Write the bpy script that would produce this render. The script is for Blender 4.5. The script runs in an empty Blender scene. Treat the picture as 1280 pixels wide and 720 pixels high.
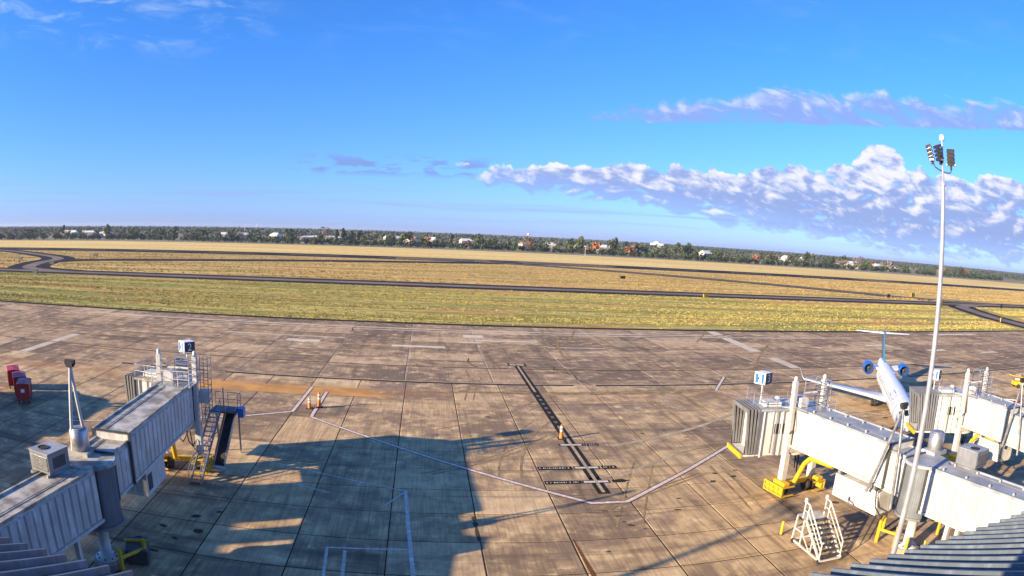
import bpy, bmesh, math, random
import numpy as np
from mathutils import Matrix, Vector, Euler

SC = bpy.context.scene
COL = SC.collection
R = math.radians
random.seed(7)
rng = np.random.default_rng(11)

# ------------------------------------------------------------------ camera
# wide security-camera lens (barrel distortion), on the concourse roof
CAM_Z = 17.5
cam = bpy.data.cameras.new('camera')
camo = bpy.data.objects.new('camera', cam)
COL.objects.link(camo)
SC.camera = camo
cam.type = 'PANO'
cam.panorama_type = 'FISHEYE_LENS_POLYNOMIAL'
cam.sensor_fit = 'HORIZONTAL'
cam.sensor_width, cam.sensor_height = 36.0, 20.25
cam.fisheye_fov = math.pi
cam.fisheye_polynomial_k0 = 0.0
cam.fisheye_polynomial_k1 = -0.041151018
cam.fisheye_polynomial_k2 = 0.0
cam.fisheye_polynomial_k3 = -9.600644e-06
cam.fisheye_polynomial_k4 = 0.0
cam.clip_start, cam.clip_end = 0.1, 20000
m = Matrix(((0.991585, -0.036056, -0.124335, 0),
            (-0.121079, 0.081598, -0.989283, 0),
            (0.045815, 0.996013, 0.076545, CAM_Z), (0, 0, 0, 1)))
camo.matrix_world = m

# ------------------------------------------------------------------ light
SUN_EL, SUN_TO = 17.0, 24.5        # elevation; shadows run 24.5 deg from +X towards +Y
sun = bpy.data.lights.new('sun', 'SUN')
sun.energy, sun.angle, sun.color = 5.0, R(0.5), (1.0, 0.80, 0.54)
suno = bpy.data.objects.new('sun', sun)
COL.objects.link(suno)
sd = Vector((math.cos(R(SUN_EL)) * math.cos(R(SUN_TO)), math.cos(R(SUN_EL)) * math.sin(R(SUN_TO)), -math.sin(R(SUN_EL))))
suno.rotation_euler = sd.to_track_quat('-Z', 'Y').to_euler()
suno.location = (-30, -30, 60)

SC.view_settings.view_transform = 'Standard'
SC.view_settings.look = 'None'
SC.view_settings.exposure = 1.15
SC.view_settings.gamma = 1.0
SC.view_settings.use_curve_mapping = False


class NT:
    """small node-graph writer"""
    def __init__(self, tree):
        self.t = tree
        tree.nodes.clear()

    def n(self, kind, props=None, **ins):
        nd = self.t.nodes.new(kind)
        for k, v in (props or {}).items():
            setattr(nd, k, v)
        for k, v in ins.items():
            key = int(k[1:]) if k[0] == 'i' and k[1:].isdigit() else k.replace('_', ' ')
            self.set(nd.inputs[key], v)
        return nd

    def set(self, sock, v):
        if isinstance(v, bpy.types.NodeSocket):
            self.t.links.new(v, sock)
        elif isinstance(v, bpy.types.Node):
            self.t.links.new(v.outputs[0], sock)
        else:
            sock.default_value = v

    def math(self, op, a, b=0.0, c=None, clamp=False):
        nd = self.n('ShaderNodeMath', {'operation': op, 'use_clamp': clamp}, i0=a, i1=b)
        if c is not None:
            self.set(nd.inputs[2], c)
        return nd.outputs[0]

    def mix(self, f, a, b, blend='MIX'):
        nd = self.n('ShaderNodeMix', {'data_type': 'RGBA', 'blend_type': blend, 'clamp_factor': True})
        self.set(nd.inputs[0], f)
        self.set(nd.inputs[6], a)
        self.set(nd.inputs[7], b)
        return nd.outputs[2]

    def ramp(self, v, a, b, lo=0.0, hi=1.0, smooth=True):
        nd = self.n('ShaderNodeMapRange', {'interpolation_type': 'SMOOTHSTEP' if smooth else 'LINEAR', 'clamp': True})
        self.set(nd.inputs[0], v)
        for i, x in ((1, a), (2, b), (3, lo), (4, hi)):
            self.set(nd.inputs[i], x)
        return nd.outputs[0]

    def noise(self, vec, scale, detail=4.0, rough=0.55, dist=0.0):
        nd = self.n('ShaderNodeTexNoise', None, Vector=vec, Scale=scale, Detail=detail, Roughness=rough, Distortion=dist)
        return nd.outputs[0]

    def scaled(self, vec, s, off=(0, 0, 0)):
        nd = self.n('ShaderNodeMapping', None, Vector=vec, Scale=s, Location=off)
        return nd.outputs[0]


def rgba(c):
    return (c[0], c[1], c[2], 1.0)


# ------------------------------------------------------------------ sky
world = bpy.data.worlds.new('World')
SC.world = world
world.use_nodes = True
g = NT(world.node_tree)
sky = g.n('ShaderNodeTexSky', {'sky_type': 'NISHITA', 'sun_disc': False})
sky.sun_elevation = R(SUN_EL)
# sun stands where the light comes from: direction (-cos, -sin)
sky.sun_rotation = math.atan2(-math.cos(R(SUN_TO)), -math.sin(R(SUN_TO)))
sky.air_density, sky.dust_density, sky.ozone_density = 1.0, 0.3, 3.0
tc = g.n('ShaderNodeTexCoord')
sep = g.n('ShaderNodeSeparateXYZ', None, Vector=tc.outputs['Generated'])
az = g.math('MULTIPLY', g.math('ARCTAN2', sep.outputs[0], sep.outputs[1]), 57.29578)
el = g.math('MULTIPLY', g.math('ARCSINE', sep.outputs[2]), 57.29578)
cv = g.n('ShaderNodeCombineXYZ', None, X=az, Y=el)


def cloud_noise(sx, sy, off, detail=9.0, rough=0.58, dist=0.25, shear=0.0, da=0.0, de=0.0):
    a_ = g.math('MULTIPLY_ADD', el, shear, g.math('ADD', az, da + shear * de))
    c = g.n('ShaderNodeCombineXYZ', None, X=g.math('MULTIPLY', a_, sx), Y=g.math('MULTIPLY', g.math('ADD', el, de), sy), Z=off)
    return g.noise(c.outputs[0], 1.0, detail, rough, dist)


def mul(*v):
    r = v[0]
    for q in v[1:]:
        r = g.math('MULTIPLY', r, q)
    return r


wob = g.math('MULTIPLY', g.math('SUBTRACT', cloud_noise(0.22, 0.1, 4.0, 5.0, 0.6), 0.5), 5.0)
# --- low cumulus bank, thick to the right; lumpy lit tops, thin streaky foot
t1 = g.ramp(az, -2.0, 40.0, 0.0, 1.0, False)
top1 = g.math('ADD', g.math('MULTIPLY_ADD', t1, 1.7, 5.7), wob)
bot1 = g.math('MULTIPLY_ADD', t1, -3.9, 4.4)
band1 = g.math('MULTIPLY', g.ramp(el, g.math('SUBTRACT', bot1, 1.6), g.math('ADD', bot1, 1.6)),
               g.ramp(el, g.math('ADD', top1, 0.5), g.math('SUBTRACT', top1, 0.6)))
# a taller tower in the bank
ex = g.math('DIVIDE', g.math('SUBTRACT', az, 38.6), 2.7)
ey = g.math('DIVIDE', g.math('SUBTRACT', el, 7.6), 2.1)
rr = g.math('ADD', g.math('MULTIPLY', ex, ex), g.math('MULTIPLY', ey, ey))
tower = g.ramp(rr, 1.35, 0.35)
cov = g.math('MAXIMUM', g.math('MULTIPLY', band1, g.ramp(az, -3.0, 9.0, 0.05, 1.0)), g.math('MULTIPLY', tower, 1.12))
N1 = dict(sx=0.46, sy=0.82, off=1.3, detail=9.0, rough=0.56, dist=0.35, shear=0.55)
n1 = cloud_noise(**N1)
n1s = cloud_noise(**N1, da=-0.7, de=0.45)          # the same field a step towards the light
f1 = g.math('ADD', n1, g.math('MULTIPLY', g.math('SUBTRACT', cov, 1.0), 0.50))
d1 = g.math('MULTIPLY', g.ramp(f1, 0.27, 0.43), g.ramp(el, g.math('SUBTRACT', bot1, 0.8), g.math('ADD', bot1, 2.6), 0.5, 0.96))
rise = g.ramp(el, bot1, top1, -0.20, 0.24, False)
lit1 = g.ramp(g.math('ADD', g.math('ADD', g.math('MULTIPLY', g.math('SUBTRACT', n1, n1s), 1.7), rise), g.math('MULTIPLY', tower, 0.08)), -0.06, 0.46)
# --- grey scraps trailing off to the left
s5 = cloud_noise(0.34, 1.25, 14.4, 8.0, 0.58, 0.4)
d5 = mul(g.ramp(s5, 0.47, 0.57, 0.0, 0.8), g.ramp(az, -13.0, -9.0), g.ramp(az, 8.0, 3.0), g.ramp(el, 4.3, 5.0), g.ramp(el, 6.6, 5.6))
# --- upper band
top2 = g.math('ADD', g.ramp(az, 13.0, 30.0, 11.6, 14.5, False), g.math('MULTIPLY', wob, 0.5))
bot2 = g.ramp(az, 15.0, 53.0, 9.7, 11.3, False)
band2 = g.math('MULTIPLY', g.ramp(el, g.math('SUBTRACT', bot2, 0.3), g.math('ADD', bot2, 0.5)),
               g.ramp(el, g.math('ADD', top2, 0.8), g.math('SUBTRACT', top2, 2.0)))
N2 = dict(sx=0.30, sy=0.55, off=7.7, detail=9.0, rough=0.6, dist=0.5, shear=0.9)
n2 = cloud_noise(**N2)
n2s = cloud_noise(**N2, da=-0.8, de=0.5)
d2 = g.ramp(g.math('ADD', n2, g.math('MULTIPLY', g.math('SUBTRACT', g.math('MULTIPLY', band2, g.ramp(az, 5.0, 20.0)), 1.0), 0.55)), 0.24, 0.52, 0.0, 0.88)
lit2 = g.ramp(g.math('ADD', g.math('MULTIPLY', g.math('SUBTRACT', n2, n2s), 1.5), g.ramp(el, bot2, top2, -0.2, 0.2, False)), -0.12, 0.4)
# --- thin high wisps
n3 = cloud_noise(0.16, 0.5, 21.0, 9.0, 0.62, 0.8, 0.6)
d3 = mul(g.ramp(n3, 0.47, 0.78, 0.0, 0.75), g.ramp(el, 13.0, 17.0), g.ramp(az, -12.0, -22.0, 0.12, 1.0))
# --- faint flat streaks low on the left
n4 = cloud_noise(0.05, 1.6, 33.0, 6.0, 0.55, 0.2)
d4 = mul(g.ramp(n4, 0.46, 0.75, 0.0, 0.55), g.ramp(el, 0.3, 1.5), g.ramp(el, 5.0, 2.5))
tint = g.mix(g.ramp(el, 0.0, 17.0, 0.0, 1.0, False), (0.38, 0.55, 1.36, 1), (0.27, 0.63, 1.16, 1))
col = g.mix(1.0, sky.outputs[0], tint, 'MULTIPLY')
col = g.mix(d4, col, (1.5, 1.9, 3.7, 1))
col = g.mix(d3, col, (2.1, 2.9, 4.3, 1))
col = g.mix(d2, col, g.mix(lit2, (1.3, 1.85, 3.7, 1), (3.0, 3.3, 4.5, 1)))
col = g.mix(d5, col, (1.05, 1.5, 2.9, 1))
col = g.mix(d1, col, g.mix(lit1, (1.4, 1.85, 3.35, 1), (4.1, 4.05, 4.5, 1)))
bg = g.n('ShaderNodeBackground', None, Color=col, Strength=0.108)
wo = g.n('ShaderNodeOutputWorld', None, Surface=bg)


# ------------------------------------------------------------------ materials
def newmat(name):
    mt = bpy.data.materials.new(name)
    mt.use_nodes = True
    return mt, NT(mt.node_tree)


def finish(nt, color, rough=0.6, metal=0.0, bump=None, bstr=0.3, bdist=0.02, spec=0.5, coat=0.0):
    b = nt.n('ShaderNodeBsdfPrincipled')
    nt.set(b.inputs['Base Color'], color)
    nt.set(b.inputs['Roughness'], rough)
    nt.set(b.inputs['Metallic'], metal)
    nt.set(b.inputs['Specular IOR Level'], spec)
    nt.set(b.inputs['Coat Weight'], coat)
    if bump is not None:
        bp = nt.n('ShaderNodeBump', None, Strength=bstr, Distance=bdist, Height=bump)
        nt.set(b.inputs['Normal'], bp.outputs[0])
    nt.n('ShaderNodeOutputMaterial', None, Surface=b.outputs[0])


def paint(name, c, rough=0.45, metal=0.0, dirt=0.25, scale=1.2, dirtc=None, rnd=0.0, bstr=0.1, streak=True, spec=0.5):
    """painted or metal surface with grime: streaks running down and blotches"""
    mt, nt = newmat(name)
    geo = nt.n('ShaderNodeNewGeometry')
    pos = geo.outputs['Position']
    n = nt.noise(pos, scale, 6.0, 0.6)
    st = nt.noise(nt.scaled(pos, (3.0, 3.0, 0.35)), 1.6, 5.0, 0.6)
    f = nt.ramp(nt.math('MULTIPLY', n, st) if streak else n, 0.2, 0.42, dirt, 0.0) if streak else nt.ramp(n, 0.35, 0.65, dirt, 0.0)
    dc = dirtc or (c[0] * 0.42, c[1] * 0.38, c[2] * 0.33)
    colr = nt.mix(f, rgba(c), rgba(dc))
    if rnd:
        oi = nt.n('ShaderNodeObjectInfo')
        colr = nt.mix(1.0, colr, nt.n('ShaderNodeCombineColor', None, i0=nt.ramp(oi.outputs['Random'], 0, 1, 1 - rnd, 1 + rnd, False),
                                     i1=nt.ramp(oi.outputs['Random'], 0, 1, 1 - rnd, 1 + rnd, False),
                                     i2=nt.ramp(oi.outputs['Random'], 0, 1, 1 - rnd, 1 + rnd, False)).outputs[0], 'MULTIPLY')
    rg = nt.ramp(n, 0.3, 0.7, max(rough - 0.1, 0.03), min(rough + 0.15, 1.0))
    finish(nt, colr, rg, metal, n, bstr, 0.01, spec)
    return mt


def concrete(name, warm, dark, pale, rust=0.0, rnd=0.14):
    mt, nt = newmat(name)
    geo = nt.n('ShaderNodeNewGeometry')
    pos = geo.outputs['Position']
    oi = nt.n('ShaderNodeObjectInfo')
    rv = oi.outputs['Random']
    big = nt.noise(pos, 0.07, 6.0, 0.62, 0.4)
    mid = nt.noise(pos, 0.55, 8.0, 0.66, 0.3)
    broom = nt.noise(nt.scaled(pos, (5.0, 0.22, 1.0)), 1.3, 4.0, 0.6)
    tyre = nt.noise(nt.scaled(pos, (0.5, 0.03, 1.0)), 1.0, 6.0, 0.6, 0.6)
    tyre2 = nt.noise(nt.scaled(pos, (0.03, 0.55, 1.0), (3, 9, 0)), 1.0, 6.0, 0.6, 0.6)
    f = nt.math('MULTIPLY_ADD', mid, 0.5, nt.math('MULTIPLY', big, 0.5))
    f = nt.math('ADD', f, nt.math('MULTIPLY', nt.math('SUBTRACT', rv, 0.5), 0.06))
    c = nt.mix(nt.ramp(f, 0.41, 0.57), rgba(dark), rgba(warm))
    c = nt.mix(nt.ramp(mid, 0.53, 0.72, 0.0, 0.85), c, rgba(pale))
    c = nt.mix(nt.ramp(broom, 0.32, 0.62, 0.42, 0.0), c, rgba([x * 0.45 for x in dark]))
    c = nt.mix(nt.ramp(tyre, 0.53, 0.68, 0.0, 0.5), c, rgba([x * 0.35 for x in dark]))
    c = nt.mix(nt.ramp(tyre2, 0.53, 0.68, 0.0, 0.55), c, rgba([x * 0.4 for x in dark]))
    c = nt.mix(nt.math('MULTIPLY', nt.ramp(rv, 0.88, 0.92, 0.0, 0.25), nt.ramp(mid, 0.35, 0.6, 0.4, 1.0)), c, rgba(pale))
    c = nt.mix(nt.ramp(rv, 0.12, 0.08, 0.0, 0.15), c, rgba([x * 0.6 for x in dark]))
    # oil and fuel spots
    vo = nt.n('ShaderNodeTexVoronoi', {'feature': 'F1'}, Vector=nt.scaled(pos, (0.28, 0.4, 1.0)), Scale=1.0, Randomness=1.0)
    spot = nt.ramp(nt.math('ADD', vo.outputs['Distance'], nt.math('MULTIPLY', mid, 0.25)), 0.15, 0.25, 0.6, 0.0)
    spot = nt.math('MULTIPLY', spot, nt.ramp(nt.noise(pos, 0.06, 3.0), 0.5, 0.62))
    c = nt.mix(spot, c, (0.06, 0.048, 0.038, 1))
    if rust:
        s = nt.n('ShaderNodeSeparateXYZ', None, Vector=pos)
        yw = nt.math('ADD', s.outputs[1], nt.math('MULTIPLY', nt.math('SUBTRACT', nt.noise(pos, 0.25, 5.0), 0.5), 4.0))
        rb = nt.math('MULTIPLY', nt.ramp(yw, 69.6, 71.0), nt.ramp(yw, 75.8, 74.4))
        rb = nt.math('MULTIPLY', rb, nt.ramp(nt.noise(nt.scaled(pos, (0.05, 0.5, 1)), 1.0, 6.0), 0.3, 0.6, 0.15, 1.0))
        rb = nt.math('MULTIPLY', rb, nt.ramp(s.outputs[0], -6.0, 8.0, rust, rust * 0.45))
        c = nt.mix(rb, c, (0.42, 0.19, 0.07, 1))
    k = nt.ramp(rv, 0.0, 1.0, 1 - rnd, 1 + rnd, False)
    c = nt.mix(1.0, c, nt.n('ShaderNodeCombineColor', None, i0=k, i1=k, i2=k).outputs[0], 'MULTIPLY')
    finish(nt, c, nt.ramp(mid, 0.3, 0.7, 0.78, 0.95), 0.0, nt.math('ADD', broom, mid), 0.35, 0.015, 0.25)
    return mt


M = {}
M['slab'] = concrete('apron_concrete', (0.60, 0.41, 0.205), (0.285, 0.195, 0.115), (0.82, 0.62, 0.35), rust=0.35, rnd=0.05)
M['slab_far'] = concrete('taxilane_concrete', (0.48, 0.325, 0.175), (0.22, 0.15, 0.088), (0.80, 0.60, 0.35), rnd=0.05)
M['joint'] = paint('joint_filler', (0.055, 0.045, 0.035), 0.95, dirt=0.4, scale=0.6, spec=0.08)
M['pale_joint'] = paint('pale_joint_filler', (0.52, 0.44, 0.34), 0.95, dirt=0.6, scale=0.3, spec=0.08)
M['repair'] = paint('joint_mortar', (0.50, 0.38, 0.23), 0.9, dirt=0.5, scale=0.8, spec=0.08)
M['tyre'] = paint('tyre_rubber_mark', (0.20, 0.14, 0.075), 0.95, dirt=0.9, scale=0.9, dirtc=(0.40, 0.28, 0.13), streak=False, spec=0.08)
M['orange_strip'] = paint('orange_stained_concrete', (0.64, 0.33, 0.10), 0.9, dirt=0.7, scale=0.35, dirtc=(0.36, 0.19, 0.08), streak=False, spec=0.08)
M['patch'] = paint('pale_repair_concrete', (0.80, 0.69, 0.53), 0.9, dirt=0.5, scale=0.5, rnd=0.12, spec=0.08)
M['asphalt'] = paint('asphalt', (0.030, 0.027, 0.026), 0.95, dirt=0.5, scale=0.05, dirtc=(0.025, 0.022, 0.02), spec=0.08)
M['taxi'] = paint('taxiway_pavement', (0.25, 0.195, 0.15), 0.95, dirt=0.6, scale=0.06, dirtc=(0.13, 0.105, 0.085), streak=False, spec=0.08)
M['white_line'] = paint('white_marking_paint', (0.82, 0.80, 0.74), 0.75, dirt=0.7, scale=2.2, dirtc=(0.42, 0.34, 0.24), spec=0.08)
M['black_line'] = paint('black_marking_paint', (0.016, 0.015, 0.015), 0.85, dirt=0.45, scale=1.4, dirtc=(0.05, 0.04, 0.03), spec=0.08)
M['red_line'] = paint('red_marking_paint', (0.24, 0.05, 0.035), 0.8, dirt=0.6, scale=0.7, spec=0.08)
M['faint_line'] = paint('worn_yellow_paint', (0.62, 0.50, 0.32), 0.9, dirt=0.8, scale=0.5, dirtc=(0.3, 0.23, 0.15), spec=0.08)
M['oil'] = paint('oil_stain', (0.10, 0.072, 0.045), 0.9, dirt=0.4, scale=1.5, spec=0.08)
M['rust'] = paint('rust_stain', (0.25, 0.10, 0.04), 0.9, dirt=0.6, scale=1.5, spec=0.08)
M['white'] = paint('bridge_white_paint', (0.76, 0.75, 0.70), 0.45, dirt=0.45, scale=0.9)
M['panel'] = paint('bridge_wall_panel', (0.74, 0.73, 0.68), 0.45, dirt=0.55, scale=0.7, rnd=0.06)
M['roofw'] = paint('bridge_roof_white', (0.52, 0.50, 0.43), 0.6, dirt=0.9, scale=1.0, dirtc=(0.17, 0.14, 0.10), streak=False)
M['roofg'] = paint('bridge_roof_grey', (0.36, 0.385, 0.41), 0.6, dirt=0.5, scale=0.8, dirtc=(0.14, 0.14, 0.14), streak=False)
M['grey'] = paint('grey_metal', (0.30, 0.315, 0.34), 0.45, 0.3, dirt=0.35)
M['dgrey'] = paint('dark_grey_metal', (0.085, 0.09, 0.1), 0.5, 0.3, dirt=0.35)
M['galv'] = paint('galvanised_steel', (0.55, 0.56, 0.57), 0.35, 0.75, dirt=0.3)
M['black'] = paint('black_rubber', (0.016, 0.016, 0.017), 0.75, dirt=0.35, dirtc=(0.06, 0.055, 0.05))
M['yellow'] = paint('safety_yellow', (0.78, 0.50, 0.02), 0.5, dirt=0.35, dirtc=(0.25, 0.15, 0.02))
M['orange'] = paint('orange_plastic', (0.75, 0.24, 0.03), 0.55, dirt=0.2)
M['red'] = paint('red_cart_paint', (0.42, 0.022, 0.026), 0.45, dirt=0.3)
M['blue'] = paint('sign_blue', (0.03, 0.16, 0.52), 0.35, dirt=0.1)
M['navy'] = paint('sign_navy', (0.012, 0.022, 0.06), 0.35, dirt=0.1)
M['signwhite'] = paint('sign_white', (0.80, 0.83, 0.86), 0.4, dirt=0.1)
M['glass'] = paint('dark_glass', (0.012, 0.015, 0.02), 0.08, dirt=0.1)
M['bellows'] = paint('bellows_fabric', (0.22, 0.22, 0.225), 0.8, dirt=0.5)
M['bellowsg'] = paint('grey_bellows_fabric', (0.22, 0.23, 0.25), 0.8, dirt=0.4)
M['rotunda'] = paint('rotunda_curtain', (0.24, 0.265, 0.29), 0.5, 0.2, dirt=0.35)
M['plane'] = paint('aircraft_white', (0.78, 0.79, 0.80), 0.22, dirt=0.12, scale=0.5)
M['plane_grey'] = paint('aircraft_grey', (0.50, 0.53, 0.58), 0.3, dirt=0.2, scale=0.5)
M['plane_blue'] = paint('aircraft_blue', (0.01, 0.10, 0.42), 0.2, dirt=0.08)
M['plane_tail'] = paint('aircraft_tail_blue', (0.03, 0.22, 0.42), 0.25, dirt=0.1)
M['polem'] = paint('pole_galvanised', (0.50, 0.50, 0.54), 0.45, 0.35, dirt=0.25)
M['roofmetal'] = paint('standing_seam_roof', (0.18, 0.22, 0.255), 0.5, 0.0, dirt=0.6, scale=1.6, dirtc=(0.07, 0.085, 0.1))
M['stucco'] = paint('terminal_wall', (0.52, 0.47, 0.40), 0.9, dirt=0.4, scale=0.3)
M['hangar'] = paint('far_wall', (0.55, 0.50, 0.44), 0.85, dirt=0.4, scale=0.1, rnd=0.3)
M['hroof'] = paint('far_white_roof', (0.78, 0.77, 0.74), 0.6, dirt=0.25, scale=0.05, rnd=0.15)
M['hroof2'] = paint('far_brown_roof', (0.30, 0.17, 0.11), 0.8, dirt=0.3, scale=0.05, rnd=0.3)
M['trunk'] = paint('bark', (0.10, 0.075, 0.055), 0.95, dirt=0.5)
M['concrete_plain'] = paint('plain_concrete', (0.40, 0.36, 0.30), 0.9, dirt=0.5, scale=0.8)


def grass_mat(name, cols, sx, sy):
    mt, nt = newmat(name)
    pos = nt.n('ShaderNodeNewGeometry').outputs['Position']
    mow = nt.noise(nt.scaled(pos, (sx, sy, 1.0)), 1.0, 8.0, 0.62, 0.3)
    big = nt.noise(nt.scaled(pos, (0.012, 0.05, 1.0), (5, 2, 0)), 1.0, 6.0, 0.65)
    fine = nt.noise(nt.scaled(pos, (0.22, 0.5, 1.0)), 1.0, 6.0, 0.75)
    c = nt.mix(nt.ramp(mow, 0.43, 0.57), rgba(cols[0]), rgba(cols[1]))
    c = nt.mix(nt.ramp(big, 0.5, 0.64, 0.0, 0.85), c, rgba(cols[2]))
    c = nt.mix(nt.ramp(fine, 0.34, 0.58, 0.62, 0.0), c, rgba([x * 0.45 for x in cols[0]]))
    c = nt.mix(nt.ramp(fine, 0.54, 0.7, 0.0, 0.6), c, rgba(cols[3]))
    finish(nt, c, 1.0, 0.0, fine, 0.5, 0.15, 0.05)
    return mt


M['grass_near'] = grass_mat('mown_grass', [(0.28, 0.265, 0.07), (0.56, 0.45, 0.135), (0.60, 0.31, 0.12), (0.72, 0.58, 0.22)], 0.014, 0.22)
M['grass_mid'] = grass_mat('dry_grass', [(0.44, 0.325, 0.10), (0.70, 0.49, 0.17), (0.66, 0.36, 0.14), (0.80, 0.62, 0.27)], 0.010, 0.10)
M['grass_far'] = grass_mat('straw_grass', [(0.76, 0.55, 0.18), (0.90, 0.68, 0.26), (0.80, 0.52, 0.2), (0.93, 0.74, 0.32)], 0.004, 0.03)
M['rough'] = grass_mat('rough_ground', [(0.25, 0.24, 0.13), (0.36, 0.31, 0.19), (0.38, 0.29, 0.18), (0.42, 0.36, 0.22)], 0.02, 0.05)


def leaf_mat(name, c, var=0.35):
    mt, nt = newmat(name)
    pos = nt.n('ShaderNodeNewGeometry').outputs['Position']
    oi = nt.n('ShaderNodeObjectInfo')
    n = nt.noise(pos, 0.5, 4.0, 0.6)
    k = nt.math('MULTIPLY', nt.ramp(n, 0.3, 0.7, 1 - var, 1 + var), nt.ramp(oi.outputs['Random'], 0, 1, 0.7, 1.35, False))
    c2 = nt.mix(1.0, rgba(c), nt.n('ShaderNodeCombineColor', None, i0=k, i1=k, i2=k).outputs[0], 'MULTIPLY')
    finish(nt, c2, 0.8, spec=0.15)
    return mt


M['tuft_near'] = leaf_mat('grass_blades', (0.33, 0.275, 0.085), 0.55)
M['tuft_mid'] = leaf_mat('dry_grass_blades', (0.47, 0.335, 0.12), 0.5)
M['leaf_dark'] = leaf_mat('evergreen_leaves', (0.045, 0.066, 0.028))
M['leaf_mid'] = leaf_mat('green_leaves', (0.085, 0.10, 0.04))
M['leaf_grey'] = leaf_mat('bare_twigs', (0.22, 0.18, 0.145))
M['leaf_rust'] = leaf_mat('rust_leaves', (0.28, 0.11, 0.045))
M['leaf_pine'] = leaf_mat('pine_needles', (0.028, 0.045, 0.024))
M['wood_far'] = leaf_mat('far_woodland', (0.060, 0.075, 0.048))


# ------------------------------------------------------------------ mesh helpers
class MB:
    def __init__(self):
        self.v, self.f, self.sm = [], [], []

    def add(self, vs, fs, smooth=False):
        o = len(self.v)
        self.v += [tuple(p) for p in vs]
        self.f += [tuple(i + o for i in f) for f in fs]
        self.sm += [smooth] * len(fs)
        return self

    def box(self, c, s, rot=None, taper=1.0):
        hx, hy, hz = s[0] / 2, s[1] / 2, s[2] / 2
        vs = []
        for z in (-hz, hz):
            k = 1.0 if z < 0 else taper
            for x, y in ((-hx, -hy), (hx, -hy), (hx, hy), (-hx, hy)):
                p = Vector((x * k, y * k, z))
                if rot is not None:
                    p = rot @ p
                vs.append(p + Vector(c))
        return self.add(vs, [(3, 2, 1, 0), (4, 5, 6, 7), (0, 1, 5, 4), (1, 2, 6, 5), (2, 3, 7, 6), (3, 0, 4, 7)])

    def b2(self, lo, hi):
        return self.box([(a + b) / 2 for a, b in zip(lo, hi)], [b - a for a, b in zip(lo, hi)])

    def bar(self, a, b, w, h=None):
        """square bar from a to b"""
        a, b = Vector(a), Vector(b)
        d = b - a
        q = d.to_track_quat('Y', 'Z').to_matrix()
        return self.box((a + b) / 2, (w, d.length, h or w), q)

    def tube(self, a, b, r, n=10, r2=None, caps=True):
        a, b = Vector(a), Vector(b)
        q = (b - a).to_track_quat('Z', 'Y').to_matrix()
        r2 = r if r2 is None else r2
        vs = []
        for p, rr in ((a, r), (b, r2)):
            for i in range(n):
                t = 2 * math.pi * i / n
                vs.append(p + q @ Vector((rr * math.cos(t), rr * math.sin(t), 0)))
        self.add(vs, [(i, (i + 1) % n, n + (i + 1) % n, n + i) for i in range(n)], True)
        if caps:
            self.add([v for v in vs[:n]], [tuple(reversed(range(n)))])
            self.add([v for v in vs[n:]], [tuple(range(n))])
        return self

    def path(self, pts, r, n=6):
        for a, b in zip(pts[:-1], pts[1:]):
            self.tube(a, b, r, n, caps=True)
        return self

    def lathe(self, prof, n=24, c=(0, 0, 0), smooth=True, caps=True):
        vs, fs = [], []
        for r, z in prof:
            for i in range(n):
                t = 2 * math.pi * i / n
                vs.append((c[0] + r * math.cos(t), c[1] + r * math.sin(t), c[2] + z))
        for j in range(len(prof) - 1):
            for i in range(n):
                fs.append((j * n + i, j * n + (i + 1) % n, (j + 1) * n + (i + 1) % n, (j + 1) * n + i))
        self.add(vs, fs, smooth)
        if not caps:
            return self
        self.add(vs[:n], [tuple(reversed(range(n)))])
        self.add(vs[-n:], [tuple(range(n))])
        return self

    def prism(self, poly, z0, z1):
        n = len(poly)
        vs = [(x, y, z0) for x, y in poly] + [(x, y, z1) for x, y in poly]
        return self.add(vs, [tuple(reversed(range(n))), tuple(range(n, 2 * n))] + [(i, (i + 1) % n, n + (i + 1) % n, n + i) for i in range(n)])

    def quad(self, a, b, c, d):
        return self.add([a, b, c, d], [(0, 1, 2, 3)])

    def mesh(self, name, mat):
        me = bpy.data.meshes.new(name)
        me.from_pydata(self.v, [], self.f)
        if isinstance(mat, (list, tuple)):
            for mm in mat:
                me.materials.append(mm)
        else:
            me.materials.append(mat)
        me.polygons.foreach_set('use_smooth', self.sm)
        me.update()
        return me

    def build(self, name, mat, parent=None, loc=None, rz=0.0, bevel=0.0):
        me = self.mesh(name, mat)
        return link(name, me, parent, loc, rz, bevel)


def link(name, me, parent=None, loc=None, rz=0.0, bevel=0.0):
    o = bpy.data.objects.new(name, me)
    COL.objects.link(o)
    if parent is not None:
        o.parent = parent
    if loc is not None:
        o.location = loc
    o.rotation_euler = (0, 0, rz)
    if bevel:
        bv = o.modifiers.new('bevel', 'BEVEL')
        bv.width, bv.segments, bv.limit_method = bevel, 1, 'ANGLE'
    return o


def tag(o, label, cat, group=None):
    o['label'] = label
    o['category'] = cat
    if group:
        o['group'] = group
    return o


def struct(o):
    o['kind'] = 'structure'
    return o


def stuff(o):
    o['kind'] = 'stuff'
    return o


def empty(name, loc=(0, 0, 0), rz=0.0):
    o = bpy.data.objects.new(name, None)
    COL.objects.link(o)
    o.location = loc
    o.rotation_euler = (0, 0, rz)
    o.empty_display_size = 0.3
    return o


def copy_tree(o, parent=None):
    c = o.copy()
    COL.objects.link(c)
    c.parent = parent
    for ch in o.children:
        copy_tree(ch, c)
    return c


def text_mesh(s, size, depth=0.004):
    cu = bpy.data.curves.new('lettering', 'FONT')
    cu.body, cu.size, cu.extrude = s, size, depth
    cu.align_x, cu.align_y = 'CENTER', 'CENTER'
    cu.resolution_u = 3
    o = bpy.data.objects.new('lettering', cu)
    COL.objects.link(o)
    dg = bpy.context.evaluated_depsgraph_get()
    me = bpy.data.meshes.new_from_object(o.evaluated_get(dg))
    bpy.data.objects.remove(o)
    bpy.data.curves.remove(cu)
    return me


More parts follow.
